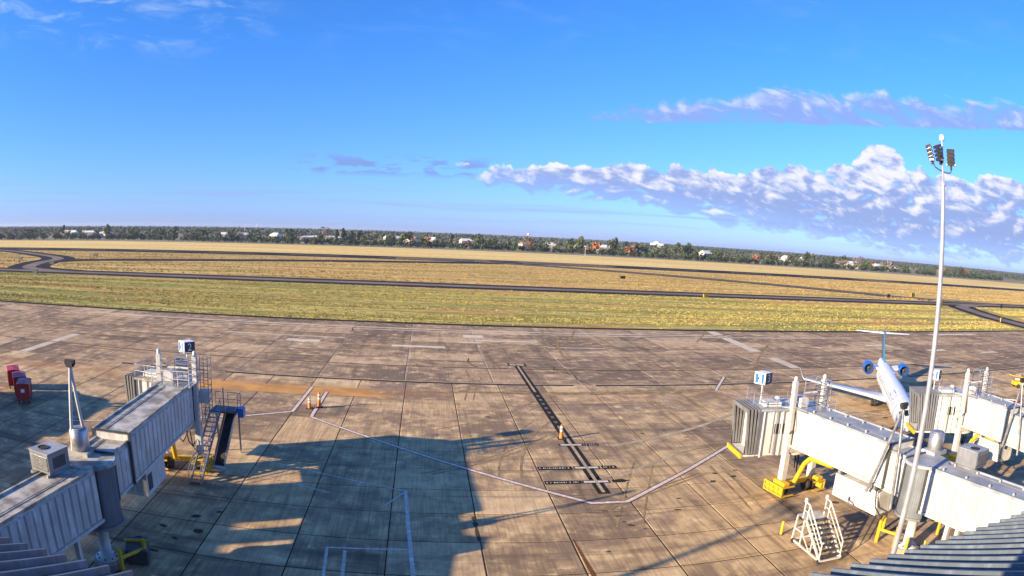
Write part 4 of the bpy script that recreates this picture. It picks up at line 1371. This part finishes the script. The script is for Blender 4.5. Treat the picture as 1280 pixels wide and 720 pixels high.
n = 32
vs, fs = [], []
for xq, r, zc in prof:
    for i in range(n):
        t = 2 * math.pi * i / n
        vs.append((xq, r * math.cos(t), zc + r * math.sin(t)))
for j in range(len(prof) - 1):
    for i in range(n):
        fs.append((j * n + i, (j + 1) * n + i, (j + 1) * n + (i + 1) % n, j * n + (i + 1) % n))
mb = MB(); mb.add(vs, fs, True); fuse = mb.build('fuselage', M['plane'], ac)


def skin(name, x0, x1, a0, a1, mat, off=0.012, nx=3, na=4, parent=None):
    """patch lying on the fuselage skin; angles in degrees, 0 = +y side, 90 = top"""
    mb = MB()
    vs = []
    for i in range(nx + 1):
        xq = x0 + (x1 - x0) * i / nx
        r, zc = fus(xq)
        for j in range(na + 1):
            t = R(a0 + (a1 - a0) * j / na)
            vs.append((xq, (r + off) * math.cos(t), zc + (r + off) * math.sin(t)))
    fs = [(i * (na + 1) + j, (i + 1) * (na + 1) + j, (i + 1) * (na + 1) + j + 1, i * (na + 1) + j + 1) for i in range(nx) for j in range(na)]
    mb.add(vs, fs, True)
    return mb.build(name, mat, parent or fuse)


# cockpit windows
for a0, a1, x0, x1 in ((60, 88, 1.35, 2.25), (92, 120, 1.35, 2.25), (30, 56, 1.6, 2.6), (124, 150, 1.6, 2.6)):
    skin('cockpit_window', x0, x1, a0, a1, M['glass'])
# cabin windows both sides
for i in range(24):
    xq = 6.2 + i * 0.79
    for a0 in (14, 155):
        skin('cabin_window', xq, xq + 0.32, a0, a0 + 16, M['glass'], 0.008, 1, 1)
skin('belly', 0.8, 33.0, 205, 335, M['plane_grey'], 0.006, 30, 8)
skin('service_door', 4.3, 5.1, 150, 196, M['plane_grey'], 0.007, 1, 5)
skin('passenger_door', 4.2, 5.1, -16, 42, M['plane_grey'], 0.007, 1, 5)
skin('radome_line', 0.95, 1.0, 0, 360, M['plane_grey'], 0.006, 1, 24)
# airline lettering wrapped on the right-hand side of the fuselage and on the tail root
def lettering(s, size, xc, ac_, side):
    me = text_mesh(s, size, 0.0)
    for vtx in me.vertices:
        px, py = vtx.co.x, vtx.co.y
        xq = xc + (px if side > 0 else -px) * 1.0
        r, zc = fus(xq)
        ang = R(ac_) + (py / r) * (1 if side > 0 else -1)
        vtx.co = (xq, (r + .015) * math.cos(ang), zc + (r + .015) * math.sin(ang))
    me.materials.append(M['plane_blue'])
    return link('lettering', me, fuse)


lettering('UNITED', 1.05, 9.2, 135, -1)
lettering('UNITED', 1.05, 9.2, 45, 1)


def wing_mesh(secs):
    """sections: (le_x, y, z, chord, thickness)"""
    mb = MB()
    shape = [(0, 0), (.05, .4), (.2, .5), (.5, .42), (1, 0.02), (.5, -.3), (.2, -.4), (.05, -.3)]
    k = len(shape)
    vs = []
    for lx, y, z, c, th in secs:
        for sx, sz in shape:
            vs.append((lx + sx * c, y, z + sz * th))
    fs = [(j * k + i, (j + 1) * k + i, (j + 1) * k + (i + 1) % k, j * k + (i + 1) % k) for j in range(len(secs) - 1) for i in range(k)]
    mb.add(vs, fs, True)
    mb.add(vs[:k], [tuple(range(k))]); mb.add(vs[-k:], [tuple(reversed(range(k)))])
    return mb


for s in (-1, 1):
    w_ = wing_mesh([(14.6, s * 0.9, 1.62, 6.0, .6), (16.6, s * 3.2, 1.72, 4.4, .5), (19.2, s * 7.5, 1.95, 2.7, .32), (21.4, s * 11.6, 2.18, 1.45, .18)]).build('wing', M['plane_grey'], ac)
    wing_mesh([(21.4, s * 11.6, 2.18, 1.45, .16), (21.9, s * 11.85, 2.45, 1.2, .12), (22.6, s * 12.25, 3.3, .6, .08)]).build('winglet', M['plane'], w_)
    for yy, xx in ((4.6, 19.6), (7.6, 21.0)):
        mb = MB().lathe([(0.03, -1.0), (.16, -.4), (.19, .3), (.03, 1.3)], 10)
        mb.v = [(xx + z, s * yy + x_, 1.72 + y_) for x_, y_, z in mb.v]
        mb.build('flap_fairing', M['plane_grey'], w_)
    # engines on the rear fuselage
    def ring(pr, cap=True):
        mb = MB().lathe(pr, 28, caps=cap)
        mb.v = [(25.9 + z, s * 2.62 + x_, 3.45 + y_) for x_, y_, z in mb.v]
        return mb
    mb = MB()
    outer_p = [(0.62, .0), (.73, .06), (.80, .35), (.83, 1.0), (.82, 1.9), (.72, 2.9), (.55, 3.5)]
    inner_p = [(0.62, .0), (.57, .12), (.58, .8)]
    for pr in (outer_p, inner_p):
        vs = [(25.9 + z, s * 2.62 + r_ * math.cos(2 * math.pi * i / 28), 3.45 + r_ * math.sin(2 * math.pi * i / 28)) for r_, z in pr for i in range(28)]
        fs = [(j * 28 + i, j * 28 + (i + 1) % 28, (j + 1) * 28 + (i + 1) % 28, (j + 1) * 28 + i) for j in range(len(pr) - 1) for i in range(28)]
        mb.add(vs, fs, True)
    en = mb.build('engine', M['plane_blue'], ac)
    ring([(0.74, -0.005), (.76, .05), (.755, .12)], False).build('intake_lip', M['galv'], en)
    ring([(0.585, 0.7), (.585, .72)]).build('fan_face', M['black'], en)
    ring([(0.02, .38), (.12, .5), (.17, .69)]).build('spinner', M['galv'], en)
    ring([(0.5, 3.3), (.4, 4.0), (.38, 4.01)]).build('exhaust_nozzle', M['dgrey'], en)
    MB().add([(26.6, s * 1.05, 3.2), (29.2, s * .95, 3.25), (29.0, s * 2.0, 3.5), (26.8, s * 1.95, 3.45),
              (26.6, s * 1.05, 3.5), (29.2, s * .95, 3.5), (29.0, s * 2.0, 3.72), (26.8, s * 1.95, 3.7)],
             [(0, 1, 2, 3), (7, 6, 5, 4), (0, 4, 5, 1), (1, 5, 6, 2), (2, 6, 7, 3), (3, 7, 4, 0)]).build('pylon', M['plane'], en)
    # tailplane half
    tp = wing_mesh([(33.3, s * 0.05, 7.35, 2.5, .26), (35.2, s * 4.25, 7.25, 1.05, .12)]).build('tailplane', M['plane'], ac)
    # main gear
    MB().tube((19.0, s * 2.0, 1.5), (19.2, s * 2.05, 0.45), 0.09, 10).build('main_gear_leg', M['galv'], ac)
    for dy in (-.2, .2):
        o = wheel(ac, (19.2, s * 2.05 + dy, 0.46), 0.46, 0.26, 'main_wheel')
        o.rotation_euler = (0, 0, R(90))
# fin
fn = MB()
secs = [(28.8, 3.75, 5.4, .34), (30.6, 5.0, 4.2, .3), (33.1, 7.3, 2.5, .24)]
shape = [(0, 0), (.08, .5), (.35, .6), (1, 0.03), (1, -.03), (.35, -.6), (.08, -.5)]
vs = [(lx + sx * c, sy * th * .5, z) for lx, z, c, th in secs for sx, sy in shape]
k = len(shape)
fn.add(vs, [(j * k + i, (j + 1) * k + i, (j + 1) * k + (i + 1) % k, j * k + (i + 1) % k) for j in range(2) for i in range(k)], True)
fn.add(vs[-k:], [tuple(range(k))])
fi = fn.build('vertical_fin', M['plane_tail'], ac)
MB().lathe([(0.02, -.4), (.17, .2), (.2, 1.6), (.02, 3.0)], 10).build('fin_bullet', M['plane_blue'], fi)
o = bpy.data.objects[fi.children[0].name]
for vtx in o.data.vertices:
    c_ = vtx.co.copy(); vtx.co = (33.3 + c_.z, c_.x, 7.4 + c_.y)
# nose gear
MB().tube((3.6, 0, 1.5), (3.4, 0, .38), 0.07, 10).build('nose_gear_leg', M['galv'], ac)
for dy in (-.16, .16):
    o = wheel(ac, (3.4, dy, 0.3), 0.3, 0.2, 'nose_wheel')
    o.rotation_euler = (0, 0, R(90))
# tow bar and ground cables near the nose and a yellow chock-side loader beyond
ld = empty('belt_loader', (88.0, 64.6, 0), R(160))
tag(ld, 'yellow belt loader parked at the edge of the gate 4 stand', 'belt loader')
MB().b2((-2.2, -.8, .45), (2.2, .8, 1.05)).build('chassis', M['yellow'], ld, bevel=.05)
MB().bar((-3.0, 0, 1.2), (3.2, 0, 2.0), .8, .16).build('conveyor', M['yellow'], ld)
MB().bar((-2.9, 0, 1.31), (3.1, 0, 2.09), .6, .04).build('belt', M['black'], ld)
MB().b2((0.4, -1.0, 1.05), (1.3, -.45, 1.9)).build('seat_box', M['white'], ld, bevel=.04)
for sx in (-1.5, 1.5):
    for sy in (-.75, .75):
        o = wheel(ld, (sx, sy, .35), .35, .22)
        o.rotation_euler = (0, 0, R(90))
tb = empty('tow_bar', (74.5, 58.6, 0), R(-38))
tag(tb, 'long white aircraft tow bar lying near the gate 4 bridge', 'tow bar')
MB().tube((-2.6, 0, .45), (2.6, 0, .35), .07, 10).build('bar', M['white'], tb)
MB().b2((2.55, -.3, .2), (2.95, .3, .5)).build('head', M['red'], tb)
for s in (-.35, .35):
    o = wheel(tb, (0.2, s, .2), .2, .12)
    o.rotation_euler = (0, 0, R(90))

# ================================================================== taxiway signs and lights
def field_sign(x, y, w, h, mat, rz, label, cat='taxiway sign', group=None):
    root = empty('taxiway_sign', (x, y, 0.03), rz)
    tag(root, label, cat, group)
    MB().b2((-w / 2, -.18, .35), (w / 2, .18, .35 + h)).build('panel', M[mat], root, bevel=.04)
    for s in (-.36, .36):
        MB().b2((s * w - .06, -.06, 0), (s * w + .06, .06, .349)).build('leg', M['dgrey'], root)
    return root


gs = 'taxiway signs in the grass'
for x, y, w, h, mat, lab in ((-146.5, 208.5, 3.6, 1.5, 'black', 'black-backed taxiway sign on the near edge of the taxiway fork'),
                             (-173, 262, 3.8, 1.6, 'black', 'black-backed taxiway sign in the grass of the taxiway fork'),
                             (-190, 340, 4.2, 1.7, 'black', 'black-backed taxiway sign beside the runway connector'),
                             (-215, 290, 4.2, 1.5, 'black', 'black-backed taxiway sign inside the left loop of grass'),
                             (205, 247, 3.4, 1.4, 'black', 'black-backed taxiway sign by the rapid exit'),
                             (232, 258, 5.0, 1.9, 'yellow', 'yellow taxiway sign on the far side of the taxiway junction'),
                             (203, 205, 4.2, 1.9, 'yellow', 'yellow taxiway sign on the near side of the taxiway junction'),
                             (252, 207, 3.8, 1.7, 'black', 'black-backed taxiway sign in the grass island by the apron entrance'),
                             (186, 152, 2.6, 1.3, 'yellow', 'yellow taxiway sign beside the apron entrance'),
                             (88, 300, 3.0, 1.2, 'black', 'black-backed sign in the infield grass'),
                             (92, 212, 2.4, 1.1, 'yellow', 'small yellow sign on the verge of the straight taxiway')):
    field_sign(x, y, w, h, mat, R(-15 if x < 0 else 25), lab, 'taxiway sign', gs)
ws = empty('wind_cone', (160.5, 690, 0))
tag(ws, 'orange wind cone on a pale mast beyond the runway', 'wind cone')
MB().tube((0, 0, 0), (0, 0, 7.5), .14, 8).build('mast', M['signwhite'], ws)
MB().tube((0, 0, 7.3), (3.6, 0, 6.6), .75, 12, .35).build('cone', M['orange'], ws)

# ================================================================== tree line beyond the runway
def leaf_crown(h, w, n, leaf, shape, seed):
    """crown of many small leaf clumps: random facing quads spread through several lobes"""
    rg = np.random.default_rng(seed)
    vs, fs = [], []
    if shape == 'pine':
        lobes = [(rg.uniform(-.12, .12) * w, rg.uniform(-.12, .12) * w, h * z, w * r) for z, r in ((.45, .34), (.58, .42), (.7, .4), (.82, .32), (.93, .18))]
    elif shape == 'bush':
        lobes = [(rg.uniform(-.4, .4) * w, rg.uniform(-.4, .4) * w, h * rg.uniform(.22, .6), w * rg.uniform(.25, .4)) for _ in range(7)]
    else:
        lobes = [(rg.uniform(-.33, .33) * w, rg.uniform(-.33, .33) * w, h * rg.uniform(.38, .84), w * rg.uniform(.2, .36)) for _ in range(9)]
    per = n // len(lobes)
    for lx, ly, lz, lr in lobes:
        for _ in range(per):
            d = rg.normal(size=3); d /= np.linalg.norm(d)
            r = lr * rg.uniform(.55, 1.08)
            c = np.array((lx, ly, lz)) + d * r * np.array((1, 1, .75))
            if c[2] < h * .03:
                continue
            nn = d + rg.normal(size=3) * .6
            nn /= np.linalg.norm(nn)
            a = np.cross(nn, rg.normal(size=3)); a /= np.linalg.norm(a)
            b = np.cross(nn, a)
            s = leaf * rg.uniform(.6, 1.25)
            k = len(vs)
            vs += [tuple(c - a * s), tuple(c - b * s * .7), tuple(c + a * s), tuple(c + b * s * .7)]
            fs.append((k, k + 1, k + 2, k + 3))
    mb = MB(); mb.v = vs; mb.f = fs; mb.sm = [False] * len(fs)
    return mb


KINDS = {
    'evergreen_tree': ('bush', 'leaf_dark', (6.5, 9.0), (8, 12), 'dark green bushy evergreen in the tree line beyond the runway', 'evergreens in the tree line'),
    'leafy_tree': ('round', 'leaf_mid', (9.5, 13.5), (8, 11), 'mid green leafy tree rising above the tree line beyond the runway', 'leafy trees in the tree line'),
    'bare_tree': ('round', 'leaf_grey', (8.5, 12.5), (7, 10), 'grey-brown leafless tree in the tree line beyond the runway', 'leafless trees in the tree line'),
    'rust_tree': ('round', 'leaf_rust', (8.0, 11.0), (7, 9), 'rust-red autumn tree in the tree line beyond the runway', 'autumn trees in the tree line'),
    'pine_tree': ('pine', 'leaf_pine', (15.0, 18.5), (7, 9), 'tall dark pine standing above the tree line beyond the runway', 'tall pines beyond the runway'),
}
protos = {}
sd_ = 100
for kname, (shape, lm, hh, ww, lab, grp) in KINDS.items():
    protos[kname] = []
    for q in range(4):
        sd_ += 1
        h = hh[0] + (hh[1] - hh[0]) * q / 3
        w = random.uniform(*ww)
        cm = leaf_crown(h, w, 150 if shape != 'round' else 170, 1.15 if lm != 'leaf_grey' else 0.75, shape, sd_).mesh('crown', M[lm])
        tmb = MB().tube((0, 0, -0.4), (0.2, 0, h * .7), .28, 6, .1)
        for a in range(5):
            t = a * 1.3
            z = h * (.35 + .07 * a)
            tmb.tube((0.1, 0, z), (w * .26 * math.cos(t), w * .26 * math.sin(t), z + h * .18), .1, 5, .04)
        protos[kname].append((cm, tmb.mesh('trunk', M['trunk'])))
tree_n = {k: 0 for k in KINDS}


def tree(kind, x, y, s=1.0):
    cm, tm_ = random.choice(protos[kind])
    root = empty(kind, (x, y, 0), random.uniform(0, 6.28))
    root.scale = (s, s, s * random.uniform(.9, 1.12))
    tag(root, KINDS[kind][4], 'tree', KINDS[kind][5])
    link('trunk', tm_, root); link('crown', cm, root)
    tree_n[kind] += 1


x = -655.0
while x < 1010:
    y = 752 + 18 * math.sin(x * 0.013) + random.uniform(-9, 9) + max(0, x - 560) * 0.16
    if x > 640 and random.random() < .35:
        x += random.uniform(8, 16)
        continue
    tree('evergreen_tree', x, y, random.uniform(.8, 1.2))
    x += random.uniform(6.0, 8.5)
x = -660.0
while x < 960:
    y = 778 + random.uniform(-8, 45) + max(0, x - 560) * 0.16
    k = random.random()
    tree('leafy_tree' if k < .55 else 'bare_tree' if k < .86 else 'rust_tree' if k < .94 else 'evergreen_tree', x, y, random.choice((.7, .85, 1.0, 1.1, 1.2, 1.45)))
    x += random.uniform(6, 11.0)
for px, py in ((-163, 790), (-120, 795), (-108, 800), (-98, 805), (-92, 798), (-78, 802), (-310, 780), (-500, 790), (30, 800), (236, 800), (255, 810), (330, 820), (492, 820), (-420, 785)):
    tree('pine_tree', px + random.uniform(-4, 4), py, random.uniform(.85, 1.05))

# ------------------------------------------------------------------ houses and sheds behind the trees
def house(x, y, w, d, hw, hr, rz, roofm, label, name='house', group='pale-roofed buildings behind the tree line'):
    root = empty(name, (x, y, 0), rz)
    tag(root, label, 'building', group)
    wl = MB().b2((-w / 2, -d / 2, -.3), (w / 2, d / 2, hw)).build('wall', M['hangar'], root)
    mb = MB()
    o = .5
    vs = [(-w / 2 - o, -d / 2 - o, hw - .05), (w / 2 + o, -d / 2 - o, hw - .05), (w / 2 + o, d / 2 + o, hw - .05), (-w / 2 - o, d / 2 + o, hw - .05), (-w / 2 + d * .15, 0, hw + hr), (w / 2 - d * .15, 0, hw + hr)]
    mb.add(vs, [(0, 1, 5, 4), (2, 3, 4, 5), (1, 2, 5), (3, 0, 4), (3, 2, 1, 0)])
    mb.build('roof', M[roofm], root)
    for i in range(max(2, int(w / 5))):
        xx = -w / 2 + (i + .5) * w / max(2, int(w / 5))
        MB().b2((xx - .7, -d / 2 - .05, 1.0), (xx + .7, -d / 2 + .03, min(hw - .5, 2.6))).build('window', M['glass'], wl)


random.seed(21)
for (x, w, hw, hr) in ((-470, 34, 7, 3), (-440, 30, 7, 2.5), (-415, 28, 6.5, 2.5), (-245, 22, 6, 3), (-215, 20, 6, 3), (-180, 16, 6, 3.5), (-40, 26, 7.0, 3), (-18, 20, 7, 3),
                       (5, 14, 6, 4), (42, 18, 7, 3), (112, 20, 6, 3), (140, 18, 6, 3.5), (170, 16, 6, 3.5), (205, 22, 6.5, 3.5), (330, 20, 6.5, 4), (420, 26, 7, 4), (452, 22, 7, 4), (475, 24, 7, 4), (520, 22, 6.5, 4), (560, 30, 6.5, 3.5), (600, 22, 6, 3.5), (655, 22, 6, 3)):
    house(x * 1.12, 858 + random.uniform(-14, 26), w * .8, random.uniform(10, 15), hw + .8, hr, R(random.uniform(-25, 25)), 'hroof' if random.random() < .78 else 'hroof2', 'pale-roofed building half hidden behind the tree line')
house(-128, 815, 52, 26, 6.5, 2.2, R(4), 'hroof', 'long white-roofed hangar behind the tall pines', 'hangar', None)
house(700, 850, 60, 20, 4.5, 1.2, R(-8), 'hroof', 'long low white-roofed shed at the thin end of the tree line', 'shed', None)
# water tower above the far woods
wt = empty('water_tower', (340, 2320, 0))
tag(wt, 'distant white water tower above the far woods', 'water tower')
MB().lathe([(1.2, 0), (1.0, 17), (3.5, 20), (4.8, 22.5), (4.2, 25), (1.5, 26.5)], 16).build('tank', M['hroof'], wt)
MB().lathe([(.7, 26.5), (.2, 28)], 8).build('finial', M['hroof'], wt)
dm = empty('white_hall', (605, 1750, 0))
tag(dm, 'distant white domed hall above the far woods', 'building')
MB().b2((-14, -14, 0), (14, 14, 16)).build('wall', M['hroof'], dm)
MB().lathe([(11, 16), (9, 19), (5, 21), (.5, 22)], 18).build('dome', M['hroof'], dm)
for k, (xx, yy) in enumerate(((-322, 1150), (-300, 1150))):
    am = empty('antenna_mast', (xx, yy, 0))
    tag(am, 'thin orange and white radio mast among the far trees', 'antenna', 'radio masts among the far trees')
    for q in range(5):
        MB().tube((0, 0, q * 4.6), (0, 0, q * 4.6 + 4.6), .35, 6).build('section', M['orange' if q % 2 else 'signwhite'], am)

# ------------------------------------------------------------------ far woodland, one mass out to the horizon
def woodland():
    rg = np.random.default_rng(5)
    cen = []
    y = 905.0
    while y < 5200:
        nx = int(min(330, 2.35 * y / 7.5))
        xs = rg.uniform(-0.92 * y, 1.45 * y, nx)
        ys = y + rg.uniform(-14, 14, nx)
        hs = rg.uniform(9.0, 14.0, nx) + (y > 2200) * rg.uniform(0, 2, nx)
        cen.append(np.stack([xs, ys, hs], 1))
        y *= 1.045
    cen = np.concatenate(cen)
    per = 7
    n = len(cen) * per
    C = np.repeat(cen, per, 0)
    wide = np.where(C[:, 1] > 1600, 9.0, 5.5)
    P = np.stack([C[:, 0] + rg.normal(size=n) * wide * .5, C[:, 1] + rg.normal(size=n) * 3.0, C[:, 2] * rg.uniform(.2, 1.0, n)], 1)
    a = rg.normal(size=(n, 3)); a /= np.linalg.norm(a, axis=1)[:, None]
    b = np.cross(a, rg.normal(size=(n, 3))); b /= np.linalg.norm(b, axis=1)[:, None]
    s = (np.where(C[:, 1] > 1600, 3.6, 2.1) * rg.uniform(.6, 1.3, n))[:, None]
    V = np.empty((n, 4, 3))
    V[:, 0], V[:, 1], V[:, 2], V[:, 3] = P - a * s, P - b * s * .7, P + a * s, P + b * s * .7
    V = V.reshape(-1, 3)
    me = bpy.data.meshes.new('far_woodland')
    me.vertices.add(len(V)); me.vertices.foreach_set('co', V.ravel())
    me.loops.add(n * 4); me.loops.foreach_set('vertex_index', np.arange(n * 4))
    me.polygons.add(n); me.polygons.foreach_set('loop_start', np.arange(0, n * 4, 4)); me.polygons.foreach_set('loop_total', np.full(n, 4))
    me.materials.append(M['wood_far'])
    me.update(calc_edges=True); me.validate()
    o = link('far_woodland', me)
    stuff(o)
    o['label'] = 'low dark woodland stretching to the horizon'
    o['category'] = 'woodland'


woodland()
# ------------------------------------------------------------------ standing grass tufts on the verge and infield
def tufts(name, n, y0, y1, h, w, mat, label, seed, keep=None):
    rg = np.random.default_rng(seed)
    y = rg.uniform(y0, y1, n)
    x = rg.uniform(-0.86, 1.40, n) * y
    # clumped: keep more tufts where a slow wave is high
    v = np.sin(x * .05 + 3 * np.sin(y * .11)) + np.sin(y * .45 + x * .012) + rg.normal(size=n) * .9
    ok = v > 0.2
    if keep is not None:
        ok &= keep(x, y)
    x, y = x[ok], y[ok]
    n = len(x)
    a = rg.uniform(0, np.pi, n)
    hh = h * rg.uniform(.4, 1.2, n)
    ww = w * rg.uniform(.5, 1.3, n)
    V = np.empty((n, 2, 4, 3))
    for q in range(2):
        dx, dy = np.cos(a + q * 1.57) * ww / 2, np.sin(a + q * 1.57) * ww / 2
        lx, ly = rg.normal(size=n) * hh * .3, rg.normal(size=n) * hh * .3
        V[:, q, 0] = np.stack([x - dx * .6, y - dy * .6, np.full(n, .02)], 1)
        V[:, q, 1] = np.stack([x + dx * .6, y + dy * .6, np.full(n, .02)], 1)
        V[:, q, 2] = np.stack([x + dx + lx, y + dy + ly, hh], 1)
        V[:, q, 3] = np.stack([x - dx + lx, y - dy + ly, hh * rg.uniform(.6, 1, n)], 1)
    V = V.reshape(-1, 3)
    m_ = n * 2
    me = bpy.data.meshes.new(name)
    me.vertices.add(len(V)); me.vertices.foreach_set('co', V.ravel())
    me.loops.add(m_ * 4); me.loops.foreach_set('vertex_index', np.arange(m_ * 4))
    me.polygons.add(m_); me.polygons.foreach_set('loop_start', np.arange(0, m_ * 4, 4)); me.polygons.foreach_set('loop_total', np.full(m_, 4))
    me.materials.append(M[mat])
    me.update(calc_edges=True); me.validate()
    o = stuff(link(name, me))
    o['label'] = label
    o['category'] = 'grass'


def clear_of_entrance(x, y):
    return np.abs(x - (184 + (y - 118) * .38)) > 14


tufts('verge_grass', 90000, 131.5, 214.5, .2, .45, 'tuft_near', 'short green and straw grass between the apron and the taxiway', 3, clear_of_entrance)
def off_pavement(x, y):
    ok = np.ones(len(x), bool)
    for x0, yA, x1, yB in ((-140, 226, -172, 240), (-172, 240, -190, 275), (-190, 275, -205, 318), (-205, 318, -255, 362), (-255, 362, -330, 412), (-192, 285, -125, 333), (-125, 333, -58, 366), (-58, 366, 70, 432), (20, 436, 145, 338), (145, 338, 203, 276), (203, 276, 300, 226)):
        t = np.clip(((x - x0) * (x1 - x0) + (y - yA) * (yB - yA)) / ((x1 - x0) ** 2 + (yB - yA) ** 2), 0, 1)
        ok &= np.hypot(x - x0 - t * (x1 - x0), y - yA - t * (yB - yA)) > 12.5
    return ok


tufts('infield_grass', 60000, 238, 414, .3, .8, 'tuft_mid', 'dry golden grass between the taxiway and the runway', 4, off_pavement)
# perimeter fence in front of the trees, pale posts and rails
fe = empty('perimeter_fence', (0, 716, 0))
tag(fe, 'long pale wire fence in front of the tree line', 'fence')
pm = MB().b2((-.07, -.07, 0), (.07, .07, 2.4)).mesh('fence_post', M['galv'])
for i in range(150):
    link('fence_post', pm, fe, (-520 + i * 9.0, 10 * math.sin(i * .05), 0))
for z in (0.5, 1.4, 2.3):
    mb = MB()
    mb.path([(-520 + i * 27.0, 10 * math.sin(i * 3 * .05), z) for i in range(50)], 0.03, 4)
    mb.build('fence_rail', M['galv'], fe)

# ------------------------------------------------------------------ air
hz, nt = newmat('haze')
pv = nt.n('ShaderNodeVolumePrincipled')
pv.inputs['Color'].default_value = (0.72, 0.82, 1.0, 1)
pv.inputs['Density'].default_value = HAZE
pv.inputs['Anisotropy'].default_value = 0.2
nt.n('ShaderNodeOutputMaterial', None, Volume=pv.outputs[0])
if HAZE > 0:
    o = MB().b2((-8500, -350, -1.5), (8500, 8500, 42)).build('haze', hz)
    stuff(o)
